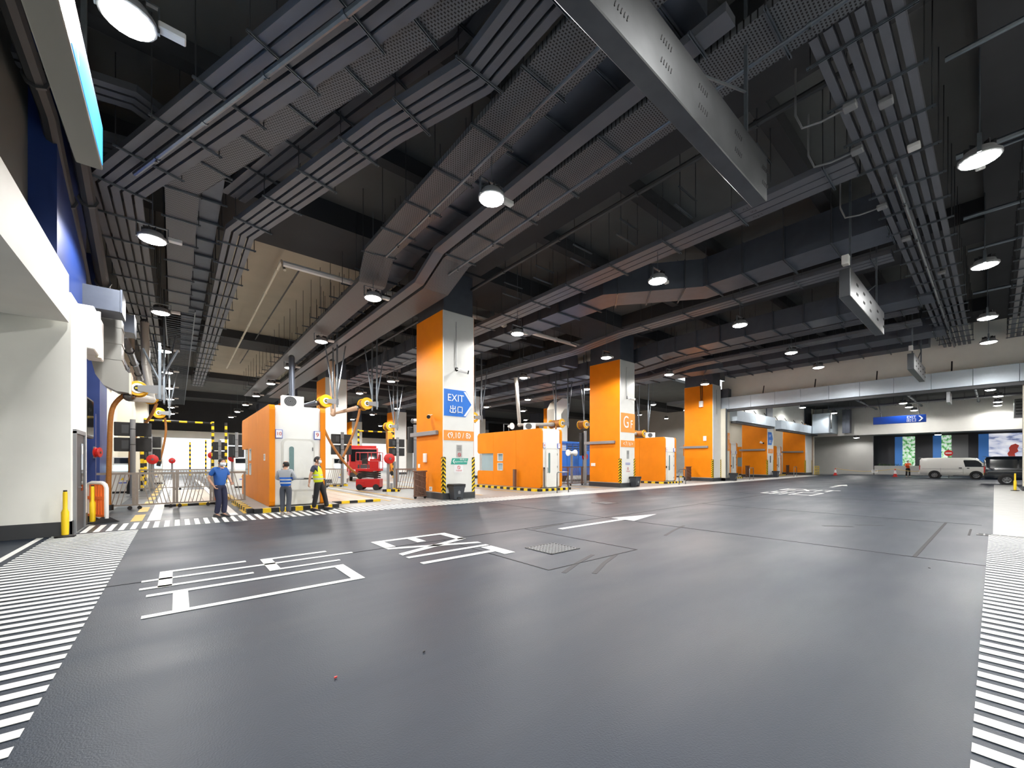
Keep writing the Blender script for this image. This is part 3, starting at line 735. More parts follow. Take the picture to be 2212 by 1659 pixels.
# ---------------------------------------------------------------- lamps
def lamp_parts():
    t = thing('high_bay_lamp', '', 'lamp', (0, 0, 0))
    MB().lathe([(0.26, -0.02), (0.3, 0.0), (0.3, 0.05), (0.24, 0.07), (0.22, 0.16), (0.12, 0.2)], n=20).build('housing', M_MGREY, t, smooth=True)
    MB().lathe([(0.06, -0.07), (0.19, -0.055), (0.27, -0.021)], n=16).build('lens', M_LAMP, t)
    ld = bpy.data.lights.new('lamp_light', 'SPOT'); ld.shadow_soft_size = 0.12; ld.energy = LAMP_W; ld.spot_size = math.radians(169); ld.spot_blend = 0.28; ld.color = (1.0, 0.985, 0.955)
    lo = bpy.data.objects.new('lamp_light', ld); COL.objects.link(lo); lo.parent = t; lo.location = (0, 0, -0.2)
    f = MB()
    for i in range(10):
        a = 2*PI*i/10
        f.cbox((0.16*math.cos(a), 0.16*math.sin(a), 0.2), 0.12, 0.012, 0.12, rz=a)
    f.build('heat_sink', M_DGREY, t)
    MB().rbox(0.3, 0.6, -0.07, 0.07, 0.06, 0.16, 0.015, 1).build('driver_box', M_WPLAS, t)
    MB().box(-0.32, -0.3, -0.03, 0.03, 0.0, 0.36).box(0.3, 0.32, -0.03, 0.03, 0.0, 0.36).box(-0.32, 0.32, -0.03, 0.03, 0.34, 0.36).build('bracket', M_STRUT, t)
    MB().tube([(0, 0, 0), (0, 0, 1)], 0.012, 6).build('stem', M_STRUT, t, (0, 0, 0.36))
    return t
BEAMS = [(-3, 62, -1.2, 0.2, 9.62), (-3, 62, 14.4, 17.2, 9.62), (-3, 62, 31.6, 34.2, 9.62), (-3, 62, 47.8, 50.2, 9.62), (-3, 62, 63.8, 66.2, 9.62),
         (8.2, 10.2, -8, 78, 9.7), (20.6, 22.8, -8, 78, 9.7), (33.1, 35.6, -8, 78, 9.7), (1.6, 8.2, 17.3, 47.8, 10.15), (22.9, 33.0, 17.3, 31.6, 10.15), (36.1, 76, -8, 14.6, 8.2), (36.1, 62, 14.6, 22.3, 7.6), (62.4, 76, -8, 17, 4.95)]
BEAMS += [(-3, 36, a, a+0.35, 9.95) for a in (3.4, 7.1, 10.8)]+[(10.2, 20.6, a, a+0.35, 9.95) for a in (21.0, 24.6, 28.2, 37.5, 41.0, 44.5)]
def hang(t):
    """stem of a lamp cut to reach the soffit above it"""
    x, y, z = t.location; top = min([10.39]+[b[4] for b in BEAMS if b[0]-0.3 < x < b[1]+0.3 and b[2]-0.3 < y < b[3]+0.3])
    for ch in t.children:
        if ch.name.startswith('stem'): ch.scale = (1, 1, top-z-0.36)
    return t
LX = {-0.55: 'over the left lane', 5.9: 'left of the first column', 13.1: 'right of the first column', 20.3: 'left of the GF column', 27.75: 'right of the GF column', 33.45: 'nearest the shutter wall'}
LY = [0.2, 7.65, 15.3, 23.0, 30.8, 38.0, 46.0, 54.0, 62.0, 70.0]
l0 = lamp_parts(); first = True
for x in LX:
    for k, yv in enumerate(LY):
        if x > 30 and yv > 40: continue
        z = 8.0; X_, Y_ = x, yv
        if x in (-0.55, 5.9) and k < 3: Y_ = {-0.55: (0.2, 8.05, 15.57), 5.9: (0.2, 7.86, 15.6)}[x][k]
        f = 0.9 if (x > 33 or k == 2) else 0.915
        X_, Y_, z = X_*f, Y_*f, 1.57+6.43*f
        lab = 'round white lamp %s, %s of its row from the camera' % (LX[x], ORD[k])
        if first: l0.location = (X_, Y_, z); l0['label'] = lab; l0['group'] = 'high bay ceiling lamps'; first = False; hang(l0)
        else: hang(dup(l0, (X_, Y_, z), 0.0, lab, 'high bay ceiling lamps'))
for (x, yv) in ((-0.55, -7.2), (5.9, -7.2), (13.1, -7.2), (20.3, -7.2)):  # unseen lamps added behind the camera to brighten left wall and column fronts
    hang(dup(l0, (x*0.915, yv*0.9, 7.42), 0.0, 'round white lamp behind the camera %s' % LX[x], 'high bay ceiling lamps'))
for (x, yv) in ((41.0, 31), (48.5, 31), (55.5, 31), (41.0, 46), (50, 46), (41, 24.5), (48.5, 24.5)):
    tl_ = dup(l0, (x, yv, 8.0), 0.0, 'distant round white lamp far right of the lanes, %s, %s from the left' % ('nearer row' if yv < 28 else 'middle row' if yv < 40 else 'rear row', ORD[int((x-40)/7)]), 'distant lamps right of the lanes'); hang(tl_)
HALL_L = [c for c in l0.children if c.type == 'LIGHT'][0].data.copy(); HALL_L.energy = LAMP_W*0.3
for i, (x, yv, z) in enumerate([(40.5, 11.2, 7.4), (46.5, 10.6, 7.2), (51.5, 5.4, 7.0), (55.5, 5.4, 7.0), (59.5, 5.4, 7.0), (40.5, 2.0, 7.4), (47.0, 0.2, 7.0), (52.0, -0.2, 7.0), (57.0, -0.2, 7.0), (60.5, -0.2, 7.0), (41, 18.5, 7.2), (50, 18.5, 7.2), (57, 18.5, 7.2), (64.8, 4, 4.6), (65, 11, 4.6), (41.8, 12.9, 7.3), (50.5, 12.9, 7.3), (57.0, 11.6, 7.1)]):
    hl_ = dup(l0, (x, yv, z), 0.0, 'round white lamp in the hall beyond the shutter, %s from its entrance' % (['first', 'second', 'third', 'fourth', 'fifth', 'sixth', 'seventh', 'eighth', 'ninth', 'tenth', 'eleventh', 'twelfth', 'thirteenth', 'fourteenth', 'fifteenth', 'sixteenth', 'seventeenth', 'eighteenth'][i]), 'lamps of the lower hall')
    hang(hl_)
    for ch in hl_.children:
        if ch.type == 'LIGHT': ch.data = HALL_L

# ---------------------------------------------------------------- hanging signs
def led_sign(label, x0, x1, yv, z0, rods=True):
    L = x1-x0
    t = thing('hanging_sign_box', label, 'sign', (x0, yv, z0))
    MB().rbox(0, L, 0, 0.24, 0, 0.76, 0.012, 1).build('case', M_STEEL, t)
    sl = MB().cbox((0, 0, 0), 0.012, 0.012, 0.075, ry=0.35).mesh('vent_slot', M_BLACK)
    for gx in (0.12, 0.33, 0.55, 0.82, 1.08):
        for gz in (0.24, 0.5):
            for i in range(5):
                link('vent_slot', sl, t, (L*gx*0.85+0.2+i*0.055, -0.002, gz))
    for fx in (0.12, 0.88):
        MB().box(L*fx-0.025, L*fx+0.025, 0.09, 0.14, 0.76, 10.4-z0).build('hanger', M_STRUT, t)
    MB().tube([(L*0.88, 0.115, 1.6), (L*0.5, 0.115, 0.77)], 0.02, 6).build('stay', M_STRUT, t)
    MB().rbox(0.05, 0.25, 0.05, 0.2, 0.9, 1.15, 0.01, 1).build('junction_box', M_WPLAS, t)
    return t
led_sign('large brushed steel sign box hanging nearest overhead, back side', 2.75, 7.79, 2.5, 6.05)
led_sign('middle brushed steel sign box hanging over the roadway', 13.75, 18.87, 2.45, 6.0)
led_sign('small distant steel sign box in front of the shutter housing', 27.0, 31.8, 2.45, 6.02)
# illuminated blue sign at upper left
ls = thing('light_box_sign', 'illuminated blue and white sign box hanging at upper left', 'sign', (-1.15, 3.6, 5.98))
MB().rbox(0, 0.28, 0, 5.05, 0, 0.68, 0.012, 1).build('case', mat('sign_case_grey', (122, 122, 118), 0.45), ls)
M_SKYFACE = mat('sign_face_blue', (60, 160, 245), 0.4, emit=1.3)
M_SKYW = mat('sign_face_white', (250, 253, 255), 0.4, emit=2.2)
MB().box(0.28, 0.286, 2.7, 5.0, 0.06, 0.62).build('lit_face', M_SKYFACE, ls)
MB().box(0.28, 0.286, 0.05, 2.7, 0.06, 0.62).build('lit_face', M_SKYW, ls)
MB().prism([(2.72, 0.3), (3.1, 0.55), (3.0, 0.3), (3.1, 0.12)], 'X', 0.287, 0.29).build('arrow_mark', M_SKYW, ls)
for yy in (1.0, 4.6): MB().box(0.11, 0.17, yy-0.03, yy+0.03, 0.68, 2.6).build('hanger', M_WALLG if False else M_STRUT, ls)
# blue exit sign in the lower hall
es = thing('exit_sign_board', 'long blue hanging exit sign in the lower hall', 'sign', (52.0, 3.95, 5.2))
MB().rbox(0, 0.2, 0, 3.6, 0, 0.7, 0.012, 1).build('board', mat('sign_dark_blue', (20, 70, 170), 0.4), es)
text('EXIT', 0.3, M_TXT, es, (-0.012, 0.95, 0.5), '-X'); text('出口', 0.34, M_TXT, es, (-0.012, 0.95, 0.2), '-X')
MB().prism([(0.5, 0.1), (0.3, 0.35), (0.5, 0.6), (0.38, 0.6), (0.18, 0.35), (0.38, 0.1)], 'X', -0.014, -0.002).build('arrow_mark', M_TXT, es)
for yy in (0.4, 3.0): MB().tube([(0.1, yy, 0.7), (0.1, yy+0.4, 3.0)], 0.03, 6).build('hanger', M_DGREY, es)
sq = thing('hanging_sign_box', 'grey square sign box hanging under the shutter housing', 'sign', (44.0, 2.1, 6.0))
MB().rbox(0, 2.0, 0, 0.2, 0, 0.8, 0.012, 1).build('case', M_STEEL, sq)
MB().box(0.3, 0.36, 0.08, 0.12, 0.8, 2.2).build('hanger', M_STRUT, sq); MB().box(1.6, 1.66, 0.08, 0.12, 0.8, 2.2).build('hanger', M_STRUT, sq)

# ================================================================ FLOOR MARKINGS (thin paint films)
def stripes(label, n, x0, y0, dx, dy, sx, sy, z=0.004):
    t = thing('hatched_marking', label, 'road marking', (x0, y0, 0))
    me = MB().box(0, sx, 0, sy, 0.0, 0.003).mesh('stripe', M_WPAINT)
    for i in range(n): link('stripe', me, t, (i*dx, i*dy, z))
    return t
hl = stripes('band of white stripes along the left edge of the roadway', 58, -2.02, 1.15, 0, 0.2, 1.33, 0.1)
MB().box(-0.19, -0.1, 6, 11.4, 0.004, 0.007).build('edge_line', M_WPAINT, hl)
hr = stripes('band of white stripes at lower right beside the roadway', 56, 2.3, -2.6, 0.2, 0, 0.105, 2.68)
cw = stripes('long crossing band of white stripes in front of the booths', 290, -1.65, 12.85, 0.2, 0, 0.1, 1.32)
struct('floor_pale_strip', MB().box(13.55, 35.0, -2.6, 0.02, 0, 0.004).box(35.0, 43.5, -0.95, 0.02, 0, 0.004), mat('pale_floor_paint', (172, 173, 170), 0.5, noise=0.08, nscale=3))
def letters(label, X0, polys):
    t = thing('painted_lettering', label, 'road marking', (X0, 0, 0))
    for p in polys:
        MB().prism([(a, b) for (a, b) in p], 'Z', 0.004, 0.007).build('stroke', M_WPAINT, t)
    return t
R_ = lambda x0, x1, y0, y1: [(x0, y0), (x1, y0), (x1, y1), (x0, y1)]
OUT = [R_(-0.36, 2.33, 7.08, 7.17), R_(1.02, 1.17, 6.66, 7.54), R_(1.17, 2.0, 7.44, 7.54), R_(1.17, 2.0, 6.66, 6.74),
       R_(-0.19, -0.05, 6.67, 7.6), R_(-0.05, 0.83, 7.5, 7.6), R_(-0.36, 0.83, 6.66, 6.75),
       R_(-0.28, 1.95, 6.28, 6.38), R_(-0.28, 1.95, 5.44, 5.54), R_(-0.04, 0.1, 5.54, 6.28), R_(1.8, 1.95, 5.54, 6.28)]
EX = [R_(2.9, 4.54, 7.66, 7.79), R_(2.9, 3.11, 7.1, 7.66), R_(3.6, 3.78, 7.2, 7.66), R_(4.36, 4.54, 6.92, 7.66),
      [(2.9, 7.08), (2.9, 6.94), (4.53, 6.36), (4.53, 6.5)], [(2.9, 6.5), (2.9, 6.34), (4.53, 6.92), (4.53, 7.07)],
      R_(2.89, 4.51, 6.09, 6.2), R_(2.9, 4.3, 5.6, 5.72), R_(4.28, 4.51, 5.33, 6.03)]
ARW = [R_(6.88, 9.36, 6.42, 6.58), [(9.34, 6.14), (11.05, 6.5), (9.34, 6.86)]]
letters('two large white painted characters on the dark floor nearest the camera', 0, OUT)
letters('white painted word EXIT on the roadway before the square grate', 0, EX)
letters('long white painted arrow on the roadway pointing right', 0, ARW)
letters('distant white painted characters on the roadway', 22.9, OUT)
letters('distant white painted word EXIT on the roadway', 23.2, EX)
letters('distant white painted arrow near the shutter opening', 24.3, ARW)
# joints and saw cuts
M_JOINT = mat('joint_black', (30, 31, 33), 0.7)
def joint(pts, wd=0.025):
    return MB().bar([(p[0], p[1], 0.003) for p in pts], wd, 0.003).build('floor_joint', M_JOINT)
for pts in ([(-2, 7.14), (4.1, 7.1), (9.2, 7.06), (35, 7.06)], [(4.1, 7.1), (4.14, 4.14), (6.32, 4.1), (6.26, 7.05)], [(9.24, 12.6), (9.3, 4.4), (9.38, 0.0)], [(15.2, 7.06), (15.3, 0.2)], [(22.0, 12.7), (22.0, 0.1)]):
    o = joint(pts, 0.018); o['kind'] = 'structure'
o = joint([(9.35, 0.85), (15.33, 0.8)], 0.05); o['kind'] = 'structure'
o = joint([(12.99, 0.35), (14.24, 0.35)], 0.035); o['kind'] = 'structure'
# drain grates
def grate(label, x0, x1, y0, y1, nx, ny):
    t = thing('drain_grate', label, 'drain grate', (x0, y0, 0.0))
    L, W = x1-x0, y1-y0
    MB().box(0, L, 0, W, 0.001, 0.003).build('pit', M_BLACK, t)
    for a in (0, 1):
        MB().box(0, L, a*(W-0.03), a*(W-0.03)+0.03, 0.003, 0.009).build('frame', M_DGREY, t)
        MB().box(a*(L-0.03), a*(L-0.03)+0.03, 0, W, 0.003, 0.009).build('frame', M_DGREY, t)
    bx = MB().box(-0.012, 0.012, 0, W, 0.003, 0.009).mesh('grate_bar', M_MGREY); by = MB().box(0, L, -0.012, 0.012, 0.003, 0.009).mesh('grate_bar', M_MGREY)
    for i in range(1, nx): link('grate_bar', bx, t, (L*i/nx, 0, 0))
    for i in range(1, ny): link('grate_bar', by, t, (0, W*i/ny, 0))
    return t
grate('square black drain grate beside the painted word EXIT', 4.87, 5.6, 4.8, 5.48, 9, 9)
grate('second square drain grate farther along the roadway', 12.2, 12.95, 9.2, 9.9, 8, 8)
grate('long narrow drain grate across the striped band at right', 13.2, 13.5, -2.6, 0.25, 2, 26)
# small litter
for i, (x, yv, s, c) in enumerate([(0.87, 3.05, 0.02, M_RED), (1.55, 3.0, 0.02, M_BLACK), (-0.1, 2.35, 0.02, M_RED), (8.5, 0.6, 0.03, M_BLACK), (3.9, -0.3, 0.02, M_HOSE)]):
    nmz = ['red scrap near the middle of the floor', 'black scrap beside the red one on the floor', 'red scrap nearest the lower left stripes', 'black rubber scrap near the striped band at right', 'small brown leaf on the white stripes at lower right'][i]
    o = MB().prism([(0, 0), (s, 0.2*s), (1.3*s, 0.7*s), (0.5*s, 0.9*s), (0.1*s, 0.5*s)], 'Z', 0.004, 0.012).build('litter_scrap', c, None, (x, yv, 0.002))
    tag(o, nmz, 'litter')
# lane paint in the booth lanes
def lane_line(x0, x1, y0, y1, m, z=0.005):
    o = MB().box(x0, x1, y0, y1, z, z+0.003).build('lane_line', m); o['kind'] = 'structure'; return o
M_YPAINT = mat('yellow_road_paint', (214, 176, 74), 0.5, noise=0.1, nscale=5)
M_PLATE = mat('beige_plate', (196, 184, 168), 0.5, noise=0.08, nscale=3)
for k in range(9): lane_line(-0.95, -0.72, 14.5+k*2.6, 16.2+k*2.6, M_YPAINT)
for k in range(6): lane_line(1.55, 1.72, 14.6+k*2.6, 15.9+k*2.6, M_YPAINT)
lane_line(-0.62, -0.35, 14.4, 45, M_WPAINT); lane_line(1.2, 1.4, 14.4, 45, M_WPAINT)
pl = thing('weighbridge_plate', 'beige tiled weighbridge plate behind the fence in the left lane', 'weighbridge', (-0.25, 18.7, 0))
for i in range(4):
    for j in range(12):
        MB().box(i*0.35+0.006, (i+1)*0.35-0.006, j*0.8+0.006, (j+1)*0.8-0.006, 0, 0.05).build('plate', M_PLATE, pl)
kb = MB()
KB_Y = MB().box(0, 0.24, -0.09, 0.09, 0, 0.13).mesh('kerb_block', M_YEL); KB_K = MB().box(0, 0.24, -0.09, 0.09, 0, 0.13).mesh('kerb_block', M_BLACK)
def kerb(par, p0, p1, s=0.25, h=1.0, m=(None, None)):
    d = math.dist(p0, p1); n = max(1, round(d/s)); a = math.atan2(p1[1]-p0[1], p1[0]-p0[0])
    for i in range(n):
        o = link('kerb_block', (KB_Y if i % 2 else KB_K), par, (p0[0]+(p1[0]-p0[0])*i/n, p0[1]+(p1[1]-p0[1])*i/n, 0), a)
        o.scale = (d/n/0.245, 1, h)
kerb(pl, (-0.1, -0.1), (1.5, -0.1), 0.3, 0.6)
rp = thing('weighbridge_plate', 'beige weighbridge plate with yellow edge right of the first booth', 'weighbridge', (4.45, 15.9, 0))
for i in range(3):
    for j in range(6):
        MB().box(i*0.6+0.006, (i+1)*0.6-0.006, j*1.4+0.006, (j+1)*1.4-0.006, 0, 0.06).build('plate', M_PLATE, rp)
kerb(rp, (0, -0.1), (1.8, -0.1), 0.28, 0.7)
for k in range(3): lane_line(6.5+k*0.5, 6.62+k*0.5, 15.5, 30, M_YPAINT if k != 1 else M_WPAINT)
lane_line(4.15, 4.3, 15.5, 28, M_YPAINT)
for xx in (11.0, 13.6, 18.0, 19.8, 24.4, 26.4): lane_line(xx, xx+0.15, 15.5, 40, M_YPAINT)

M_SKID = mat('tyre_mark', (34, 37, 42), 0.6)
for (a, b, wd) in (((4.2, 3.9), (5.4, 4.35), 0.07), ((4.5, 3.6), (5.7, 4.1), 0.07), ((8.0, 4.5), (9.6, 4.9), 0.06), ((12.2, 2.7), (12.6, 2.2), 0.1), ((13.0, 2.2), (13.4, 1.75), 0.1), ((6.4, 6.9), (7.5, 7.0), 0.1), ((26.2, 7.9), (29.2, 7.0), 0.08)):
    o = MB().bar([(a[0], a[1], 0.002), ((a[0]+b[0])/2, (a[1]+b[1])/2+0.03, 0.002), (b[0], b[1], 0.002)], wd, 0.002).build('floor_tyre_mark', M_SKID); o['kind'] = 'structure'

# ================================================================ BOOTHS
M_SEAM = mat('seam_dark', (110, 70, 20), 0.6)
def booth(label, x, y, nums, L=6.0, wd=1.68, kerbside=True, detail=True):
    """ticket booth: white core, orange side walls with seams and windows, door in the near end"""
    t = thing('booth', label, 'booth', (x, y, 0))
    MB().box(-0.45, wd+0.35, -0.2, L+0.5, 0, 0.13).build('island', M_LANE, t)
    kerb(t, (-0.45, -0.28), (wd+0.35, -0.28), 0.22, 1.0); kerb(t, (-0.53, L+0.4), (-0.53, -0.2), 0.3, 1.0)
    z0, z1 = 0.14, 3.42
    MB().rbox(0.1, wd-0.1, 0.03, L-0.35, z0, z1, 0.12, 3).build('core', M_WHITE, t, smooth=True)
    # side walls
    for sgn, xa, xb in ((-1, 0.0, 0.16), (1, wd-0.16, wd)):
        s = L/6.0
        y1, y2, y3 = 2.1*s, 4.3*s, L
        rr = lambda a, b, c, d: rrect(a, b, c, d, 0.1, 3)
        MB().prism([(0.1, z0), (y1-0.012, z0), (y1-0.012, z1), (0.1, z1), (0.03, z1-0.07), (0.0, z1-0.16), (0.0, z0+0.16), (0.03, z0+0.05)], 'X', xa, xb).build('side_panel', M_ORANGE2, t)
        # middle panel with the small double window
        wy0, wy1 = y2-1.0, y2-0.45
        m = MB().box(xa, xb, y1, wy0, z0, z1).box(xa, xb, wy1, y2-0.012, z0, z1).box(xa, xb, wy0, wy1, z0, 1.05).box(xa, xb, wy0, wy1, 2.1, z1).box(xa, xb, wy0, wy1, 1.52, 1.62)
        m.build('side_panel', M_ORANGE2, t)
        wf = MB()
        for (a, b) in ((1.05, 1.52), (1.62, 2.1)):
            wf.box(xa-0.012, xb+0.012, wy0, wy0+0.03, a, b).box(xa-0.012, xb+0.012, wy1-0.03, wy1, a, b).box(xa-0.012, xb+0.012, wy0, wy1, a, a+0.03).box(xa-0.012, xb+0.012, wy0, wy1, b-0.03, b)
        f = wf.build('window_frame', M_WHITE, t)
        MB().box((xa+xb)/2-0.01, (xa+xb)/2+0.01, wy0+0.03, wy1-0.03, 1.05, 2.1).build('pane', M_GLASS, f)
        # rear panel, cut back for the wide window
        MB().prism([(y2, 2.12), (y3-0.12, 2.12), (y3, 2.24), (y3, z1-0.14), (y3-0.14, z1), (y2, z1)], 'X', xa, xb).build('side_panel', M_ORANGE2, t)
        MB().prism([(y2, z0), (y3, z0), (y3, 0.92), (y3-0.1, 1.02), (y2, 1.02)], 'X', xa, xb).build('side_panel', M_ORANGE2, t)
        MB().box(xa+0.08, xb-0.06, y2, y3-0.4, 1.02, 2.12).build('window_pane', M_GLASS, t)
    # near end: recessed door
    MB().prism(rrect(0.34, wd-0.34, z0+0.02, 2.34, 0.16, 4), 'Y', 0.005, 0.03).build('door_surround', mat('booth_reveal', (205, 204, 198), 0.5), t)
    dr = MB().prism(rrect(0.4, wd-0.4, z0+0.04, 2.27, 0.12, 4), 'Y', -0.02, 0.006).build('door', M_WHITE, t)
    MB().prism(rrect(0.56, 0.70, 0.95, 2.08, 0.065, 4), 'Y', -0.03, -0.018).build('door_window', mat('green_glass', (96, 128, 130), 0.1, spec=0.8), dr)
    MB().tube([(0.47, -0.02, 0.98), (0.47, -0.07, 0.98), (0.47, -0.07, 1.25), (0.47, -0.02, 1.25)], 0.012, 6).build('door_handle', M_STEEL, dr)
    for hz in (0.4, 1.3, 2.0): MB().tube([(wd-0.41, -0.03, hz-0.06), (wd-0.41, -0.03, hz+0.06)], 0.014, 6).build('hinge', M_STEEL, dr)
    MB().rbox(0.22, 0.3, -0.03, 0.03, 1.12, 1.28, 0.01, 1).build('card_reader', M_BLACK, t)
    if nums:
        for (nx, s) in ((0.17, nums[0]), (wd-0.36, nums[1])):
            p = MB().box(nx, nx+0.2, -0.012, 0.03, 2.34, 2.62).build('number_sign', M_SIGNBLUE, t)
            MB().box(nx+0.015, nx+0.185, -0.016, -0.012, 2.355, 2.605).build('number_field', M_PAPER, p)
            text(s, 0.2 if len(s) == 1 else 0.16, M_RED, p, (nx+0.1, -0.02, 2.48), '-Y')
    return t
b1 = booth('tall orange and white booth with number 10 and 9 signs behind the guards', 2.25, 14.78, ('10', '9'), 7.0)
b2 = booth('orange and white booth with number 8 and 7 signs between the two columns', 15.2, 15.8, ('8', '7'))
b3 = booth('orange and white booth right of the GF column', 27.5, 15.5, ('6', '5'))
b4 = booth('orange and white booth seen through the first shutter opening', 40.2, 16.0, ('4', '3'), 4.6)
b5 = booth('orange and white booth seen through the second shutter opening', 52.8, 16.0, ('2', '1'), 4.6)
p = MB().box(-0.012, 0.0, 0.75, 1.02, 1.62, 1.84).build('notice_paper', M_PAPER, b1)
for zz in (1.67, 1.71, 1.75, 1.79): MB().box(-0.016, -0.012, 0.79, 0.98, zz, zz+0.014).build('print_line', M_TXTD, b1)
MB().tube([(0.16, -0.1, 0.13), (0.16, -0.1, 1.2)], 0.035, 8).build('guard_post', M_STEEL, b2)
MB().box(-0.26, -0.12, 1.9, 2.06, 0.13, 1.15).build('guard_post', M_FENCEB, b2)

def aircon(label, x, y, z, rz=0.0):
    t = thing('air_conditioner_unit', label, 'air conditioner', (x, y, z), rz); t.scale = (0.8, 0.8, 0.72)
    MB().rbox(0, 0.86, 0, 0.34, 0.05, 0.62, 0.025, 2).build('case', M_WPLAS, t)
    MB().lathe([(0.24, -0.012), (0.24, 0.0)], (0.32, 0.0, 0.34), 'Y', 24).build('fan_opening', M_DGREY, t)
    g = MB()
    for r in (0.06, 0.12, 0.18, 0.24):
        g.tube([(0.32+r*math.cos(a*PI/8), -0.02, 0.34+r*math.sin(a*PI/8)) for a in range(17)], 0.006, 4, False)
    g.build('fan_grille', M_MGREY, t)
    MB().box(0.05, 0.12, 0, 0.34, 0, 0.05).box(0.72, 0.79, 0, 0.34, 0, 0.05).build('foot', M_STEEL, t)
    return t
aircon('white air conditioner unit on the roof of the booth with signs 10 and 9', 2.75, 15.6, 3.42)
aircon('white air conditioner unit on the roof of the booth numbered 8 and 7', 15.6, 17.6, 3.42, -0.5)
aircon('white air conditioner unit on the roof of the booth right of the GF column', 28.1, 17.3, 3.42, -0.5)
def flood(label, x, y, z):
    t = thing('roof_loudspeaker', label, 'loudspeaker', (x, y, z))
    MB().tube([(0, 0, 0), (0, 0, 0.5)], 0.025, 6).tube([(0.4, 0, 0), (0.4, 0, 0.5)], 0.025, 6).tube([(0, 0, 0.5), (0.4, 0, 0.5)], 0.02, 6).build('stand', M_STEEL, t)
    MB().lathe([(0.05, 0), (0.08, -0.15), (0.2, -0.38), (0.22, -0.38)], (0.3, -0.05, 0.36), 'Y', 14).build('horn', M_WPLAS, t, smooth=True)
    return t
flood('white horn loudspeaker on a stand on the roof of the booth 8 and 7', 15.5, 19.4, 3.42)

# ================================================================ LANE EQUIPMENT
def display(label, x, y, rz=0.0, n=2, pole=True, w=1.25, h=0.62, zb=2.05):
    """twin dark display cases on a grey post, seen from behind"""
    t = thing('display_post', label, 'display board', (x, y, 0), rz)
    if pole:
        MB().tube([(0, 0, 0), (0, 0, zb+n*(h+0.08)+0.05)], 0.1, 10).build('post', M_MGREY, t, smooth=True)
        MB().box(-0.2, 0.2, -0.2, 0.2, 0, 0.03).build('base_plate', M_MGREY, t)
    for i in range(n):
        z = zb+i*(h+0.08)
        c = MB().rbox(-w/2, w/2, 0.1, 0.3, z, z+h, 0.02, 1).build('case', M_BLACK, t)
        MB().box(-w/2+0.08, w/2-0.08, 0.3, 0.306, z+0.06, z+h-0.06).build('screen', M_DGLASS, c)
        MB().box(-w/2+0.25, -0.05-0.08, 0.085, 0.1, z+0.12, z+h-0.12).build('rear_cover', M_DGREY, c)
        MB().tube([(0.105*math.cos(a*PI/8), 0.105*math.sin(a*PI/8), z+h/2) for a in range(17)], 0.012, 4, False).build('clamp', M_BLACK, c)
    return t
def kiosk(label, x, y, rz=0.0):
    t = thing('ticket_kiosk', label, 'ticket machine', (x, y, 0), rz)
    MB().box(-0.38, 0.38, -0.25, 0.25, 0, 0.1).build('plinth', M_BLACK, t)
    MB().rbox(-0.4, 0.4, -0.27, 0.27, 0.1, 1.12, 0.02, 2).build('cabinet', mat('kiosk_white', (226, 226, 222), 0.35), t)
    MB().prism([(-0.27, 1.12), (0.27, 1.12), (0.27, 1.82), (0.05, 1.82), (-0.02, 1.42)], 'X', -0.4, 0.4).build('head', MATS['kiosk_white'], t)
    MB().prism([(-0.275, 1.12), (-0.26, 1.13), (-0.02, 1.40), (-0.03, 1.41)], 'X', -0.34, 0.34).build('touch_screen', M_SCREEN, t)
    MB().prism([(-0.012, 1.5), (0.045, 1.77), (0.04, 1.78), (-0.018, 1.5)], 'X', -0.33, 0.33).build('monitor', M_DGLASS, t)
    MB().prism([(-0.08, 0.66), (0.08, 0.66), (0.0, 0.8)], 'Y', -0.278, -0.27).build('warning_mark', M_YEL, t)
    MB().box(-0.16, 0.16, -0.276, -0.27, 0.5, 0.55).build('label_strip', M_SIGNBLUE, t)
    return t
def height_gate(label, x0, x1, y, h=4.6):
    t = thing('height_limit_gate', label, 'height barrier', (x0, y, 0))
    for x in (0, x1-x0):
        MB().tube([(x, 0, 0), (x, 0, h)], 0.09, 10).build('post', M_HAZ, t, smooth=True)
    MB().tube([(0, 0, h-0.12), (x1-x0, 0, h-0.12)], 0.07, 8).build('crossbar', M_HAZX, t)
    return t
def hazard_post(label, x, y, h=4.5):
    t = thing('hazard_post', label, 'post', (x, y, 0))
    MB().tube([(0, 0, 0), (0, 0, h)], 0.085, 10).build('pole', M_HAZ, t, smooth=True)
    MB().box(-0.16, 0.16, -0.16, 0.16, 0, 0.04).build('base_plate', M_MGREY, t)
    return t
def beacon(label, x, y, z, rz=0.0):
    """red round alarm bell / hose disc on a bracket"""
    t = thing('red_hose_reel', label, 'hose reel', (x, y, z), rz)
    MB().lathe([(0.33, -0.03), (0.35, 0.0), (0.35, 0.04), (0.28, 0.07), (0.28, 0.16), (0.35, 0.19), (0.35, 0.23), (0.33, 0.26)], (0, 0, 0), 'Y', 20).build('drum', M_RED, t, smooth=True)
    MB().lathe([(0.08, -0.08), (0.08, -0.03)], (0, 0, 0), 'Y', 12).build('hub', M_STEEL, t)
    MB().box(-0.04, 0.04, 0.26, 0.34, -0.4, 0.4).build('bracket', M_MGREY, t)
    return t
def pole_beacon(label, x, y, h=1.75):
    t = thing('red_hose_reel', label, 'hose reel', (x, y, 0))
    MB().tube([(0, 0.24, 0), (0, 0.24, h+0.3)], 0.08, 8).build('post', M_MGREY, t)
    MB().lathe([(0.24, -0.02), (0.27, 0.0), (0.27, 0.03), (0.19, 0.05), (0.19, 0.12), (0.27, 0.14), (0.27, 0.17)], (0, 0, h), 'Y', 20).build('drum', M_RED, t, smooth=True)
    MB().lathe([(0.06, -0.06), (0.06, -0.02)], (0, 0, h), 'Y', 12).build('hub', M_STEEL, t)
    return t
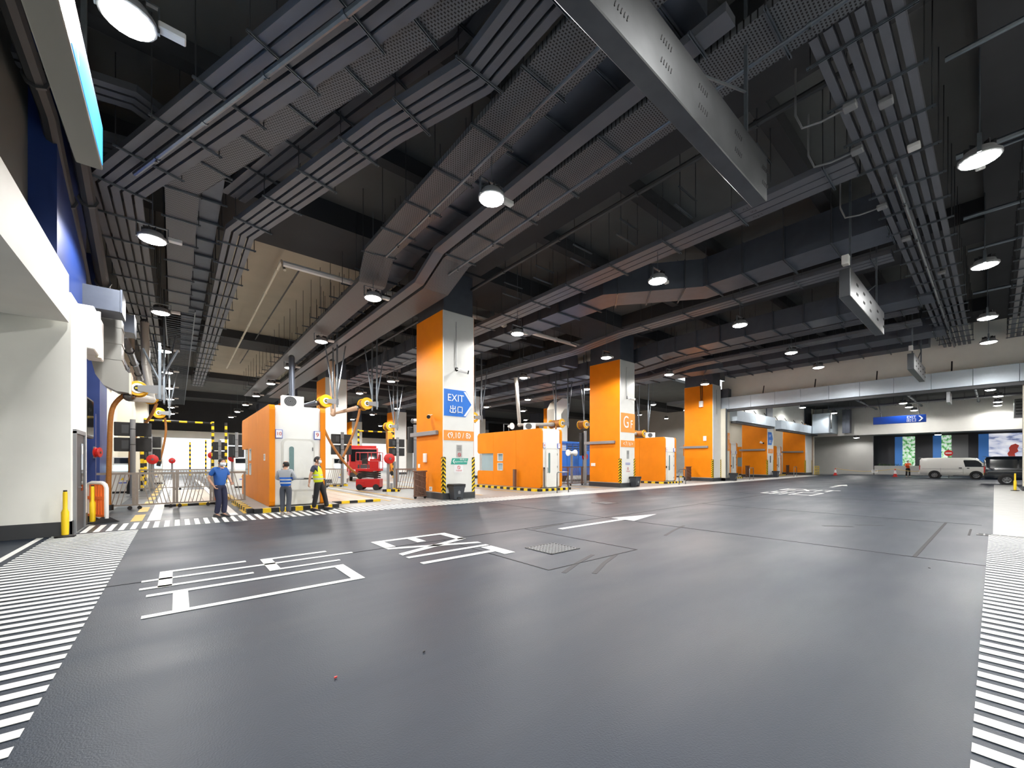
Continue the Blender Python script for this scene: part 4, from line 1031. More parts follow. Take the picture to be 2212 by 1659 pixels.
def fence(label, p0, p1, panels, h=1.15, m=None, lean=0.22, group=None):
    """chain of mobile barrier panels with slanted bars; one thing for each panel"""
    m = m or M_FENCE; out = []
    dx, dy = (p1[0]-p0[0])/panels, (p1[1]-p0[1])/panels; L = math.hypot(dx, dy); a = math.atan2(dy, dx)
    for k in range(panels):
        sg = 1 if k % 2 == 0 else -1
        t = thing('mobile_fence_panel', label % ORD[k] if '%s' in label else label, 'fence', (p0[0]+dx*k, p0[1]+dy*k, 0), a, group)
        for x in (0.04, L-0.04): MB().box(x-0.035, x+0.035, -0.025, 0.025, 0.12, h).build('post', m, t)
        MB().box(0, L, -0.03, 0.03, h-0.05, h+0.02).build('top_rail', m, t)
        MB().box(0, L, -0.02, 0.02, 0.12, 0.17).build('bottom_rail', m, t)
        n = int(L/0.16)
        bm_ = MB().prism([(-lean*sg*0.5-0.012, 0.15), (-lean*sg*0.5+0.012, 0.15), (lean*sg*0.5+0.012, h-0.04), (lean*sg*0.5-0.012, h-0.04)], 'Y', -0.008, 0.008).mesh('bar', m)
        for i in range(n):
            x = 0.08+lean*0.5+(L-0.16-lean)*(i+0.5)/n
            link('bar', bm_, t, (x, 0, 0))
        for x in (0.12, L-0.12):
            MB().lathe([(0.06, -0.02), (0.06, 0.02)], (x, -0.12, 0.06), 'Y', 12).build('caster', M_RUBBER, t)
            MB().box(x-0.02, x+0.02, -0.13, 0.02, 0.1, 0.14).build('caster_bracket', m, t)
        out.append(t)
    return out
def folding_gate(label, x, y, rz, w=0.55, h=1.15):
    t = thing('folded_barrier', label, 'folding barrier', (x, y, 0), rz)
    n = 9
    for i in range(n):
        MB().box(i*w/n, i*w/n+0.035, -0.05, 0.05, 0.12, h).build('upright', M_FENCEB, t)
    X_ = MB()
    for zz in (0.25, 0.5, 0.75, 1.0):
        X_.cbox((w/2, -0.06, zz), w, 0.01, 0.03, ry=0.35).cbox((w/2, 0.06, zz), w, 0.01, 0.03, ry=-0.35)
    X_.build('scissor_link', M_FENCEB, t)
    MB().box(-0.03, w+0.03, -0.07, 0.07, h, h+0.05).build('top_cap', M_FENCEB, t)
    for x_ in (0.05, w-0.05): MB().lathe([(0.06, -0.02), (0.06, 0.02)], (x_, 0, 0.06), 'Y', 12).build('caster', M_RUBBER, t)
    MB().box(0, w, -0.1, 0.1, 0.1, 0.13).build('carriage', M_FENCEB, t)
    return t
def hoop(label, x, y, w=0.85, h=1.05, rz=0.0):
    t = thing('hoop_rail', label, 'guard rail', (x, y, 0), rz)
    MB().tube([(0, 0, 0), (0, 0, h-0.08), (0.03, 0, h-0.02), (0.09, 0, h), (w-0.09, 0, h), (w-0.03, 0, h-0.02), (w, 0, h-0.08), (w, 0, 0)], 0.028, 8).build('tube', M_STEEL, t, smooth=True)
    for x_ in (0, w): MB().lathe([(0.07, 0), (0.07, 0.012)], (x_, 0, 0), 'Z', 12).build('flange', M_STEEL, t)
    return t
def bin_(label, x, y, rz=0.0, s=1.0):
    t = thing('litter_bin', label, 'litter bin', (x, y, 0), rz)
    def ring(z, a, b): return [(-a*s, -b*s, z*s), (a*s, -b*s, z*s), (a*s, b*s, z*s), (-a*s, b*s, z*s)]
    m = MB(); R = [ring(0.03, 0.2, 0.17), ring(0.52, 0.27, 0.22), ring(0.52, 0.29, 0.24), ring(0.58, 0.29, 0.24)]
    vs = [p for r in R for p in r]; fs = [(3, 2, 1, 0), (12, 13, 14, 15)]
    for i in range(3):
        for k in range(4): fs.append((i*4+k, i*4+(k+1) % 4, (i+1)*4+(k+1) % 4, (i+1)*4+k))
    m.add(vs, fs).build('body', mat('bin_dark', (52, 56, 62), 0.45), t)
    MB().rbox(-0.3*s, 0.3*s, -0.25*s, 0.25*s, 0.58*s, 0.66*s, 0.02, 2).build('lid', M_BLACK, t)
    MB().box(-0.3*s, 0.3*s, 0.2*s, 0.27*s, 0.52*s, 0.64*s).build('hinge_bar', M_BLACK, t)
    MB().box(-0.08*s, 0.08*s, -0.235*s, -0.19*s, 0.06*s, 0.12*s).build('pedal', M_BLACK, t)
    MB().prism([(-0.05*s, 0.26*s), (0.05*s, 0.26*s), (0.06*s, 0.36*s), (0, 0.4*s), (-0.06*s, 0.36*s)], 'Y', -0.222*s, -0.2*s).build('emblem', M_MGREY, t)
    return t
def bollard(label, x, y, h=1.05):
    t = thing('delineator_post', label, 'bollard', (x, y, 0))
    MB().lathe([(0.16, 0), (0.16, 0.03), (0.06, 0.05)], n=12).build('base', M_RUBBER, t)
    MB().lathe([(0.055, 0.04), (0.06, h*0.55), (0.035, h*0.62), (0.035, h*0.96), (0.03, h)], n=10).build('post', M_YEL, t, smooth=True)
    MB().tube([(0, 0, h), (0, 0, h+0.03)], 0.03, 8).build('cap', M_BLACK, t)
    return t
def cctv(label, loc, rz, cable=None):
    t = thing('security_camera', label, 'camera', loc, rz)
    MB().lathe([(0.09, 0), (0.09, 0.03)], (0, 0, 0), 'Y', 12).build('mount_plate', M_WPLAS, t)
    MB().tube([(0, 0, 0), (0.02, -0.12, -0.02), (0.1, -0.2, -0.08)], 0.022, 8).build('arm', M_WPLAS, t)
    MB().tube([(0.0, -0.16, -0.06), (0.34, -0.36, -0.14)], 0.075, 12).build('body', M_WPLAS, t)
    MB().tube([(0.33, -0.354, -0.137), (0.37, -0.377, -0.147)], 0.08, 12).build('lens_hood', M_BLACK, t)
    return t
def reel(label, loc, hose=None, frame_top=10.3, k=0.82, L=0.55):
    """exhaust hose reel: brown hose wound on a drum, yellow end disc, steel hanger, hanging hose"""
    t = thing('exhaust_hose_reel', label, 'hose reel', loc)
    pr = [(0.22*k, 0)]
    n = 7
    for i in range(n):
        a = L*i/n; pr += [(0.32*k, a+0.01), (0.36*k, a+L/n*0.5), (0.32*k, a+L/n-0.01)]
    pr.append((0.22*k, L))
    MB().lathe(pr, (0, 0, 0), 'Y', 20).build('wound_hose', M_HOSE, t, smooth=True)
    d = MB().lathe([(0.40*k, -0.05), (0.42*k, -0.03), (0.42*k, 0.0), (0.40*k, 0.012)], (0, 0, 0), 'Y', 24).build('end_disc', M_YELD, t, smooth=True)
    MB().lathe([(0.16, -0.075), (0.17, -0.05)], (0, 0, 0), 'Y', 16).build('hub_plate', M_WPLAS, d)
    MB().lathe([(0.09, -0.09), (0.1, -0.075)], (0, 0, 0), 'Y', 12).build('hub_cap', M_BLACK, d)
    MB().cbox((0, -0.1, 0), 0.12, 0.01, 0.04).build('hub_mark', M_YEL, d)
    MB().lathe([(0.40*k, L), (0.42*k, L+0.02), (0.40*k, L+0.05)], (0, 0, 0), 'Y', 24).build('end_disc', M_YELD, t, smooth=True)
    MB().prism([(0.0, -0.09), (0.62, -0.16), (0.62, 0.16), (0.0, 0.09)], 'Y', -0.12, -0.09).build('side_plate', M_MGREY, t)
    zt = frame_top-loc[2]
    for yy in (-0.1, L+0.05): MB().box(0.5, 0.57, yy-0.035, yy+0.035, -0.3, zt).build('hanger', M_STRUT, t)
    MB().tube([(0.535, -0.1, 0.3), (1.0, -0.1, min(zt, 3.6)*0.9)], 0.035, 6).tube([(0.535, L, 0.3), (0.1, L, min(zt, 3.6)*0.9)], 0.035, 6).build('brace', M_STRUT, t)
    if hose:
        pts = [Vector(h) for h in hose]
        # smooth the hose
        P = []
        for i in range(len(pts)-1):
            p0, p1 = pts[max(i-1, 0)], pts[i]; p2, p3 = pts[i+1], pts[min(i+2, len(pts)-1)]
            for k in range(6):
                u = k/6
                P.append(0.5*((2*p1)+(p2-p0)*u+(2*p0-5*p1+4*p2-p3)*u*u+(3*p1-p0-3*p2+p3)*u**3))
        P.append(pts[-1])
        h = MB().tube(P, 0.066, 10).build('hose', M_HOSE, t, smooth=True)
        MB().tube([P[-2], P[-1]+(P[-1]-P[-2])*2.0], 0.12, 10).build('nozzle', M_BLACK, h)
    return t
def vent_pipe(label, pts, r=0.17, m=None, n2=None):
    m = m or mat('pipe_pale_grey', (176, 174, 168), 0.4, metal=0.2); r *= 0.8
    t = thing('exhaust_pipe', label, 'pipe', pts[0])
    q = [tuple(p[k]-pts[0][k] for k in range(3)) for p in pts]
    MB().tube(q, r, 12).build('pipe', m or M_WPLAS, t, smooth=True)
    for p in q[1:-1]: MB().ball(p, r*1.06, r*1.06, r*1.06).build('elbow', m or M_WPLAS, t, smooth=True)
    for i in (0, len(q)-1): MB().ball(q[i], r*1.02, r*1.02, r*1.02, 10, 6).build('end_collar', M_STEEL, t, smooth=True)
    return t

# ---------------------------------------------------------------- equipment in the left lane
kiosk('white ticket machine with lit screen behind the fence at left', -2.1, 28.2)
display('twin black display boards on a grey post in the left lane, nearest', -1.55, 25.0)
display('twin black display boards in the left lane, behind the nearest pair', -1.3, 34.0, n=2, w=1.0, h=0.7, zb=1.7)
display('stacked black display boards right of the left lane, beside the tall booth', 3.15, 33.5, n=2, w=0.9, h=0.75, zb=1.9)
display('small twin black boards in the left lane, beside the striped gate post', 2.45, 37.2, n=2, w=0.85, h=0.62, zb=1.75)
height_gate('yellow and black striped height gate over the left lane', -1.7, 2.05, 37.6)
hazard_post('yellow and black striped post right of the left height gate', 2.8, 36.8)
hazard_post('thin distant striped post in the left lane', 1.1, 58.0, 3.8)
hazard_post('thin distant striped post beside the red disc', 2.6, 60.0, 4.2)
hazard_post('striped post behind the black display boards at left', -1.55, 31.2, 3.4)
pole_beacon('red hose reel on a post behind the display boards at left', -1.1, 31.0, 1.72)
pole_beacon('red hose reel on a post beside the left height gate', 2.1, 39.5, 2.1)
pole_beacon('red hose reel on a post next to the tall orange booth', 3.05, 35.0, 1.85)
pole_beacon('tiny red hose reel far down the left lane', -0.4, 52.0, 1.7)
kiosk('small white ticket machine left of the tall booth', 3.05, 29.5)
kiosk('distant white ticket machine in the left lane', -1.2, 38.5)
bp_ = thing('blue_post', 'blue steel post holding a red hose reel by the left wall', 'post', (-1.95, 17.1, 0))
MB().box(-0.09, 0.09, -0.09, 0.09, 0, 3.0).build('shaft', M_DBLUE, bp_); MB().box(-0.2, 0.2, -0.2, 0.2, 0, 0.03).build('base_plate', M_DBLUE, bp_)
bc = beacon('red hose reel on the blue post by the left wall', -1.74, 16.75, 1.85, 1.3); bc.scale = (0.42, 0.42, 0.42)
bc = beacon('red hose reel half hidden by the white block at left', -1.95, 15.2, 1.75, 1.3); bc.scale = (0.42, 0.42, 0.42); MB().box(-0.06, 0.06, 0.3, 0.42, -4.16, 0.6).build('post', M_MGREY, bc)
ws = thing('wall_screen', 'flat black screen mounted past the corner of the white block', 'screen', (-1.82, 14.65, 2.2))
MB().rbox(-0.06, 0.06, 0.05, 1.15, 0, 1.05, 0.02, 1).build('case', M_BLACK, ws); MB().box(0.06, 0.064, 0.1, 1.1, 0.06, 0.99).build('screen', M_DGLASS, ws)
MB().box(-0.3, -0.06, 0.4, 0.7, 0.4, 0.6).build('bracket', M_MGREY, ws)
au = thing('wall_air_unit', 'white air unit high on the blue pier at left', 'air conditioner', (-1.95, 14.7, 4.45))
MB().rbox(0, 0.32, 0, 0.85, 0, 1.1, 0.02, 1).build('case', M_WPLAS, au); MB().rbox(0, 0.32, 0.9, 1.75, 0, 1.1, 0.02, 1).build('case', M_WPLAS, au)
MB().tube([(0.3, 0.87, -0.05), (0.3, 0.87, 1.2)], 0.05, 8).build('pipe', M_CREAM, au)
cd = thing('curved_duct', 'pale curved sheet duct above the left lane reel', 'air duct', (-2.0, 17.5, 3.75))
prof = [(0, 2.3), (0.66, 2.3), (0.66, 1.0), (0.72, 0.75), (0.85, 0.6), (0.85, 0.0), (0.55, 0.03), (0.25, 0.2), (0.08, 0.5), (0, 0.9)]
MB().prism(prof, 'Y', 0, 0.75).build('casing', mat('duct_pale', (146, 146, 142), 0.4, metal=0.3), cd)
for zz in (1.0, 1.5, 2.0): MB().box(-0.02, 0.68, -0.02, 0.77, zz, zz+0.03).build('flange', MATS['duct_pale'], cd)
MB().box(0.83, 0.88, -0.03, 0.78, -0.03, 0.63).build('end_flange', M_CREAM, cd)
c2 = thing('curved_duct', 'dark elbow duct crossing to the trunkings by the blue pier', 'air duct', (-1.95, 18.9, 6.0))
MB().box(0, 0.8, 0, 0.9, 0, 0.6).build('casing', M_DUCT, c2); MB().box(0.78, 0.82, -0.02, 0.92, -0.02, 0.62).build('flange', M_DUCT, c2)
c3 = thing('curved_duct', 'dark elbow duct above the pale curved duct', 'air duct', (-1.95, 15.6, 5.75))
MB().box(0, 0.75, 0, 0.9, 0, 0.6).build('casing', M_DUCT, c3); MB().box(0.73, 0.77, -0.02, 0.92, -0.02, 0.62).build('flange', M_DUCT, c3)
reel('yellow hose reel at the mouth of the pale curved duct', (-0.98, 17.75, 3.95), [(-0.3, 0.3, -0.15), (-0.62, 0.3, -0.7), (-0.68, 0.3, -2.0), (-0.7, 0.3, -3.2), (-0.7, 0.3, -3.8)], L=0.35, frame_top=5.5, k=0.58)
reel('yellow hose reel in the left lane with slanting hose', (-1.05, 27.0, 4.85), [(0.25, 0.2, -0.3), (0.05, 0.2, -0.9), (-0.35, 0.2, -1.7), (-0.7, 0.2, -2.5), (-0.75, 0.3, -4.4)], L=0.45)
reel('yellow hose reel over the striped gate at left', (-0.95, 36.2, 4.9), [(0.3, 0.2, -0.3), (0.35, 0.2, -1.2), (0.2, 0.2, -2.4), (0.0, 0.2, -3.4)], L=0.5)
vent_pipe('white exhaust pipe bent over the left lane reels', [(-1.2, 18.0, 3.7), (-0.95, 25.8, 4.55), (-1.15, 25.8, 6.2), (-1.2, 25.8, 8.2)], 0.2)
# plastic barrier by the door
pb = thing('plastic_barrier', 'orange and white plastic barrier beside the grey door', 'barrier', (-1.8, 15.2, 0), -0.98)
M_OPL = mat('orange_plastic', (235, 110, 30), 0.5)
MB().tube([(0, 0, 0.15), (0, 0, 0.9), (0.06, 0, 1.0), (0.16, 0, 1.03), (0.58, 0, 1.03), (0.68, 0, 0.98), (0.72, 0, 0.9), (0.72, 0, 0.12)], 0.045, 8).build('hoop', M_WPLAS, pb, smooth=True)
for i in range(6): MB().box(0.09+i*0.1, 0.13+i*0.1, -0.02, 0.02, 0.15, 1.0).build('bar', M_OPL, pb)
MB().box(0.03, 0.7, -0.025, 0.025, 0.6, 0.68).build('rail', M_OPL, pb); MB().box(0.03, 0.7, -0.025, 0.025, 0.15, 0.22).build('rail', M_OPL, pb)
for x_ in (0.04, 0.68): MB().prism([(-0.28, 0), (0.28, 0), (0.05, 0.16), (-0.05, 0.16)], 'X', x_-0.05, x_+0.05).build('foot', M_RUBBER, pb)
bollard('yellow post at the corner of the white block', -1.8, 12.42, 0.95)
bollard('yellow post beside the orange plastic barrier', -1.66, 14.72, 0.95)
bollard('yellow post at the far right beside the dark van', 35.0, -0.72, 0.95)
fence('slanted-bar steel fence panel across the left lane, %s from the white block', (-2.1, 18.35), (2.0, 18.2), 4, 1.2, group='fence panels across the left lane')
fence('low steel fence panel farther down the left lane, %s from the wall', (-1.6, 29.5), (1.6, 29.5), 2, 1.15, group='far fence panels of the left lane')
# ---------------------------------------------------------------- lane right of the tall booth
reel('yellow hose reel above the tall booth with hose curving to the floor', (6.15, 23.0, 4.85), [(-0.32, 0.2, -0.25), (-0.15, 0.1, -1.3), (0.3, 0.0, -2.35), (0.95, -0.1, -3.35), (1.65, -0.2, -4.05)], L=0.6)
reel('yellow hose reel above the red scissor lift', (8.35, 23.0, 4.92), [(-0.3, 0.3, -0.3), (-0.5, 0.3, -1.2), (-0.85, 0.3, -2.2), (-1.3, 0.3, -3.2)], L=0.6)
vent_pipe('white exhaust pipe leading to the reel above the tall booth', [(5.75, 23.4, 4.75), (4.7, 24.0, 4.45), (4.75, 24.3, 7.2)], 0.19, M_DUCT)
vent_pipe('white exhaust pipe between the two reels by the scissor lift', [(8.0, 23.5, 4.7), (6.9, 24.4, 4.35), (6.9, 24.6, 7.4)], 0.19, mat('pipe_orange_white', (200, 170, 145), 0.4))
display('twin black display boards beside the rear column behind the scissor lift', 8.2, 27.0)
kiosk('white ticket machine left of the red scissor lift', 8.5, 28.6)
fence('steel fence panel behind the hose right of the tall booth, %s from it', (4.7, 26.0), (8.0, 26.4), 3, 1.15, group='fence panels right of the tall booth')
def kerb_foot(label, x, y, n=4, post=0.0):
    t = thing('striped_kerb', label, 'kerb', (x, y, 0), -0.6)
    kerb(t, (0, 0), (0.22*n, 0), 0.22, 1.0)
    if post: MB().tube([(0.22*n/2, 0, 0.1), (0.22*n/2, 0, post)], 0.07, 8).build('post', M_MGREY, t)
    return t
kerb_foot('short yellow and black kerb in front of the scissor lift', 8.35, 20.7, 4, 0.45)
kerb_foot('short yellow and black kerb with a grey post left of the folded barrier', 9.0, 21.5, 3, 1.6)
kerb_foot('yellow and black kerb at the foot of the white ticket machine', 7.4, 27.6, 6)
pole_beacon('red hose reel on a grey post left of the first column', 8.7, 20.6, 1.75)
fence('brown steel fence panel behind the folded barrier', (8.9, 20.3), (10.3, 20.0), 1, 1.2, M_FENCEB)
folding_gate('folded brown barrier standing against the first orange column', 7.72, 15.75, 0.0)
folding_gate('folded brown barrier standing against the third orange column', 32.35, 16.3, 0.0, 0.75)
folding_gate('folded brown barrier in the first shutter opening', 44.5, 16.2, 0.0, 0.9)
folding_gate('folded brown barrier in the second shutter opening', 57.0, 16.2, 0.0, 0.9)
bin_('black litter bin in front of the first orange column', 8.9, 14.28)
bin_('black litter bin in front of the GF column', 22.05, 14.4)
bin_('black litter bin at the foot of the third column', 35.45, 13.85)
bin_('black litter bin in front of the slim white column', 46.7, 14.2)
hoop('steel hoop rail in front of the booth 8 and 7', 14.75, 14.15)
hoop('steel hoop rail in front of the third orange column', 26.75, 14.0, 0.9)
hoop('steel hoop rail in the first shutter opening', 39.0, 13.9, 0.9)
hoop('steel hoop rail in the second shutter opening', 50.6, 13.7, 0.9)
cctv('white bullet camera above the blue exit sign on the first column', (9.1, 14.6, 5.5), 0.0)
cctv('white bullet camera above the GF sign', (21.6, 14.7, 5.6), 0.0)
cctv('small white camera on the orange side of the first column', (8.44, 15.5, 3.6), -PI/2)
cctv('small white camera on the orange side of the fourth column', (45.58, 15.2, 3.6), -PI/2)
# other lanes: displays, reels, height gates
height_gate('yellow and black striped height gate between the first and second column lanes', 13.0, 16.4, 38.0)
display('twin black display boards seen left of the first column', 13.3, 30.0)
display('single black display board half hidden by the first column', 10.6, 21.5, n=1, w=0.7, h=1.5, zb=2.1)
display('tall black board beside the GF column', 21.3, 17.8, n=1, w=0.55, h=1.55, zb=2.0)
display('tall black board beside the third orange column', 32.6, 18.2, n=1, w=0.7, h=1.6, zb=1.9)
display('twin black boards behind the left end of the booth 8 and 7', 14.4, 26.0, n=2, w=1.0, h=0.8, zb=1.5)
reel('yellow hose reel just right of the first column', (13.0, 22.0, 4.6), [(0.2, 0.2, -0.3), (0.3, 0.2, -1.2), (0.15, 0.2, -2.4)], L=0.6)
reel('yellow hose reel over the left end of the booth 8 and 7', (15.2, 22.2, 4.55), [(-0.2, 0.2, -0.3), (-0.3, 0.2, -1.0)], L=0.6)
reel('yellow hose reel seen through the gap behind the scissor lift', (12.7, 30.0, 4.35), [(-0.2, 0.2, -0.3), (-0.2, 0.2, -1.4), (-0.1, 0.2, -2.6), (0.2, 0.2, -3.6)], L=0.6)
reel('long yellow hose reel over the blue trailer', (22.0, 20.6, 4.45), [(-0.3, 0.3, -0.2), (-0.5, 0.3, -1.2), (-0.7, 0.3, -2.0)], L=1.1)
reel('yellow hose reel partly hidden by the GF column', (24.5, 20.4, 4.5), None, L=0.6)
reel('yellow hose reel over the booth right of the GF column', (27.6, 20.5, 4.7), None, L=0.7)
reel('yellow hose reel left of the third orange column', (32.0, 20.0, 4.1), [(0.2, 0.2, -0.3), (0.25, 0.2, -1.6)], L=0.8)
vent_pipe('white exhaust pipe along the roof of the booth 8 and 7', [(21.7, 21.2, 4.4), (18.6, 21.5, 4.2), (18.6, 21.9, 7.6)], 0.18)
vent_pipe('white exhaust pipe right of the first column', [(15.0, 22.6, 4.45), (11.2, 23.0, 4.1)], 0.18)
vent_pipe('white exhaust pipe over the booth right of the GF column', [(31.6, 20.6, 4.1), (28.0, 21.0, 4.0), (28.0, 21.4, 7.4)], 0.18)
vd = thing('white_riser_duct', 'white bent riser duct behind the booth 8 and 7', 'air duct', (26.2, 25.5, 0))
MB().box(-0.45, 0.45, -0.45, 0.45, 0, 5.9).build('riser', M_CREAM, vd)
MB().prism([(-0.45, 5.9), (0.45, 5.9), (0.9, 6.4), (1.4, 6.5), (1.4, 7.4), (0.6, 7.35), (-0.1, 6.9), (-0.45, 6.3)], 'Y', -0.45, 0.45).build('bend', M_CREAM, vd)
fence('brown steel fence panel left of the GF column, %s from the booth', (18.4, 18.0), (22.6, 18.0), 3, 1.25, M_FENCEB, group='brown fence panels left of the GF column')
pole_beacon('red hose reel on the blue trailer side left of the GF column', 25.2, 21.0, 2.0)
ts = thing('twin_horn_post', 'grey post with two white horns in front of the blue trailer', 'loudspeaker', (22.4, 20.0, 0))
MB().tube([(0, 0, 0), (0, 0, 2.2)], 0.09, 8).build('post', M_MGREY, ts)
for sgn in (-1, 1): MB().lathe([(0.1, 0), (0.12, sgn*0.1), (0.24, sgn*0.4), (0.26, sgn*0.4)], (0, 0, 2.25), 'X', 14).build('horn', M_WPLAS, ts, smooth=True)
# blue trailer
M_TRB = mat('trailer_blue', (40, 112, 205), 0.45, noise=0.06, nscale=2)
tr = thing('blue_trailer', 'bright blue trailer body with slatted top behind the brown fence', 'trailer', (22.7, 22.0, 0))
for i in range(4): MB().rbox(i*1.4+0.015, (i+1)*1.4-0.015, 0, 2.4, 0.55, 2.9, 0.02, 1).build('side_panel', M_TRB, tr)
for i in range(4):
    MB().box(0, 5.6, 0, 0.06, 3.0+i*0.17, 3.07+i*0.17).build('slat', M_TRB, tr)
for i in range(9): MB().box(i*0.7-0.03, i*0.7+0.03, 0.0, 0.08, 2.9, 3.6).build('upright', M_TRB, tr)
MB().box(-0.05, 5.65, -0.05, 2.45, 3.6, 3.75).build('top_rail', M_TRB, tr)
for x_ in (1.0, 4.4): MB().lathe([(0.3, -0.12), (0.48, -0.1), (0.48, 0.1), (0.3, 0.12)], (x_, 0.2, 0.48), 'Y', 20).build('wheel', M_RUBBER, tr)
tr.scale = (1, 1, 0.86)
# ---------------------------------------------------------------- scissor lift
sl = thing('scissor_lift', 'small red scissor lift parked right of the tall booth', 'scissor lift', (8.35, 22.6, 0), -0.62)
MB().rbox(-0.65, 0.65, -0.38, 0.38, 0.16, 0.62, 0.03, 2).build('chassis', M_DRED, sl)
for sx in (-0.45, 0.45):
    for sy in (-0.36, 0.36): MB().lathe([(0.1, -0.06), (0.17, -0.055), (0.17, 0.055), (0.1, 0.06)], (sx, sy, 0.17), 'Y', 16).build('wheel', M_RUBBER, sl)
S_ = MB()
for k in range(3):
    for sy in (-0.25, 0.25):
        S_.cbox((0, sy, 0.74+k*0.12), 1.1, 0.04, 0.06, ry=0.1).cbox((0, sy+0.03, 0.74+k*0.12), 1.1, 0.04, 0.06, ry=-0.1)
S_.build('scissor_arms', M_BLACK, sl)
MB().rbox(-0.66, 0.66, -0.38, 0.38, 1.06, 1.2, 0.02, 1).build('platform', M_DRED, sl)
rl = MB()
for (a, b) in (((-0.64, -0.36), (0.64, -0.36)), ((0.64, -0.36), (0.64, 0.36)), ((0.64, 0.36), (-0.64, 0.36)), ((-0.64, 0.36), (-0.64, -0.36))):
    for zz in (1.62, 2.1): rl.tube([(a[0], a[1], zz), (b[0], b[1], zz)], 0.022, 6)
for (a, b) in ((-0.64, -0.36), (0, -0.36), (0.64, -0.36), (0.64, 0.36), (0, 0.36), (-0.64, 0.36)): rl.tube([(a, b, 1.2), (a, b, 2.1)], 0.022, 6)
rl.build('guard_rail', M_DRED, sl)
MB().box(0.1, 0.6, -0.375, -0.365, 1.2, 1.75).build('mesh_panel', M_DRED, sl); MB().rbox(-0.3, 0.0, -0.46, -0.37, 1.45, 1.75, 0.02, 1).build('control_box', M_BLACK, sl)
MB().rbox(-0.62, -0.2, -0.4, -0.37, 0.26, 0.5, 0.01, 1).build('hatch', M_DRED, sl)
# red truck behind it
tk = thing('red_truck', 'red lorry cab facing us behind the scissor lift', 'lorry', (11.9, 33.4, 0), -0.25)
MB().prism([(0, 0.45), (1.9, 0.45), (1.9, 2.75), (0.5, 2.75), (0.05, 1.6)], 'X', -1.15, 1.15).build('cab', M_RED, tk)
MB().prism([(0.03, 1.62), (0.46, 2.62), (0.44, 2.63), (0.0, 1.63)], 'X', -1.02, 1.02).build('windscreen', M_DGLASS, tk)
MB().box(-1.1, 1.1, -0.1, 0.1, 0.35, 0.7).build('bumper', M_DGREY, tk)
for sx in (-0.85, 0.85):
    MB().rbox(sx-0.15, sx+0.15, -0.06, 0.02, 0.75, 0.95, 0.02, 1).build('headlamp', M_WPLAS, tk)
    MB().lathe([(0.25, -0.12), (0.42, -0.1), (0.42, 0.1), (0.25, 0.12)], (sx*1.15, 0.8, 0.42), 'X', 18).build('wheel', M_RUBBER, tk)
    MB().rbox(sx*1.5-0.1, sx*1.5+0.1, 0.3, 0.4, 1.6, 2.2, 0.02, 1).build('mirror', M_BLACK, tk)
MB().box(-0.5, 0.5, -0.02, 0.03, 1.05, 1.35).build('grille', M_DGREY, tk); MB().rbox(-1.2, 1.2, 2.0, 8.0, 0.8, 3.0, 0.02, 1).build('cargo_box', M_RED, tk)
MB().prism([(0, 0.05), (0.12, -0.12), (-0.12, -0.12)], 'Y', -0.01, 0.0).build('emblem', M_TXT, tk, (0, 0.02, 1.5))
wl = thing('wheel_chock_stack', 'orange foot box beside the left side of the tall booth', 'box', (1.15, 20.3, 0))
MB().rbox(0, 0.35, 0, 0.5, 0, 0.3, 0.03, 2).build('body', M_OPL, wl); MB().box(0.05, 0.3, -0.01, 0.0, 0.08, 0.22).build('panel', M_ORANGE2, wl)

# ================================================================ LOWER HALL
M_MURG = None
def mural(name, c1, c2, c3, sc):
    m = bpy.data.materials.new(name); m.use_nodes = True; nt = m.node_tree; b = nt.nodes['Principled BSDF']; L = nt.links.new
    tc = nt.nodes.new('ShaderNodeTexCoord'); mp = nt.nodes.new('ShaderNodeMapping'); mp.inputs['Rotation'].default_value = (0.6, 0, 0); mp.inputs['Scale'].default_value = (1, 0.6, 1.6) if sc < 3 else (1, 1, 1)
    L(tc.outputs['Object'], mp.inputs[0])
    n = nt.nodes.new('ShaderNodeTexNoise'); n.inputs['Scale'].default_value = sc; n.inputs['Detail'].default_value = 4; L(mp.outputs[0], n.inputs['Vector'])
    r = nt.nodes.new('ShaderNodeValToRGB'); r.color_ramp.elements[0].position = 0.36; r.color_ramp.elements[1].position = 0.62
    r.color_ramp.elements[0].color = (*lin([x/255 for x in c1]), 1); r.color_ramp.elements[1].color = (*lin([x/255 for x in c3]), 1)
    e = r.color_ramp.elements.new(0.48); e.color = (*lin([x/255 for x in c2]), 1)
    L(n.outputs['Fac'], r.inputs[0]); L(r.outputs[0], b.inputs['Base Color'])
    L(r.outputs[0], b.inputs['Emission Color']); b.inputs['Emission Strength'].default_value = 0.75
    return m
M_LEAF = mural('mural_leaves', (60, 130, 70), (150, 200, 150), (235, 240, 240), 4.0)
M_SNOW = mural('mural_clouds', (120, 130, 165), (200, 205, 225), (245, 246, 250), 1.6)
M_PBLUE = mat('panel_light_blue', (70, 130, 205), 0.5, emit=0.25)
def panel(name, label, y0, y1, m, x=69.2, z0=0.0, z1=4.7, th=0.15, cat='wall panel'):
    o = MB().box(0, th, 0, y1-y0, 0, z1-z0).build(name, m, None, (x, y0, z0)); tag(o, label, cat); return o
mu1 = panel('lit_mural_panel', 'tall lit picture panel of green leaves behind the man in orange', 6.2, 7.3, M_LEAF, cat='mural')
mu2 = panel('lit_mural_panel', 'narrow lit picture panel of green leaves above the white van', 3.2, 4.0, M_LEAF, cat='mural')
mu3 = panel('lit_mural_panel', 'wide lit picture panel of pale water with a red patch at far right', -3.2, 0.4, M_SNOW, cat='mural')
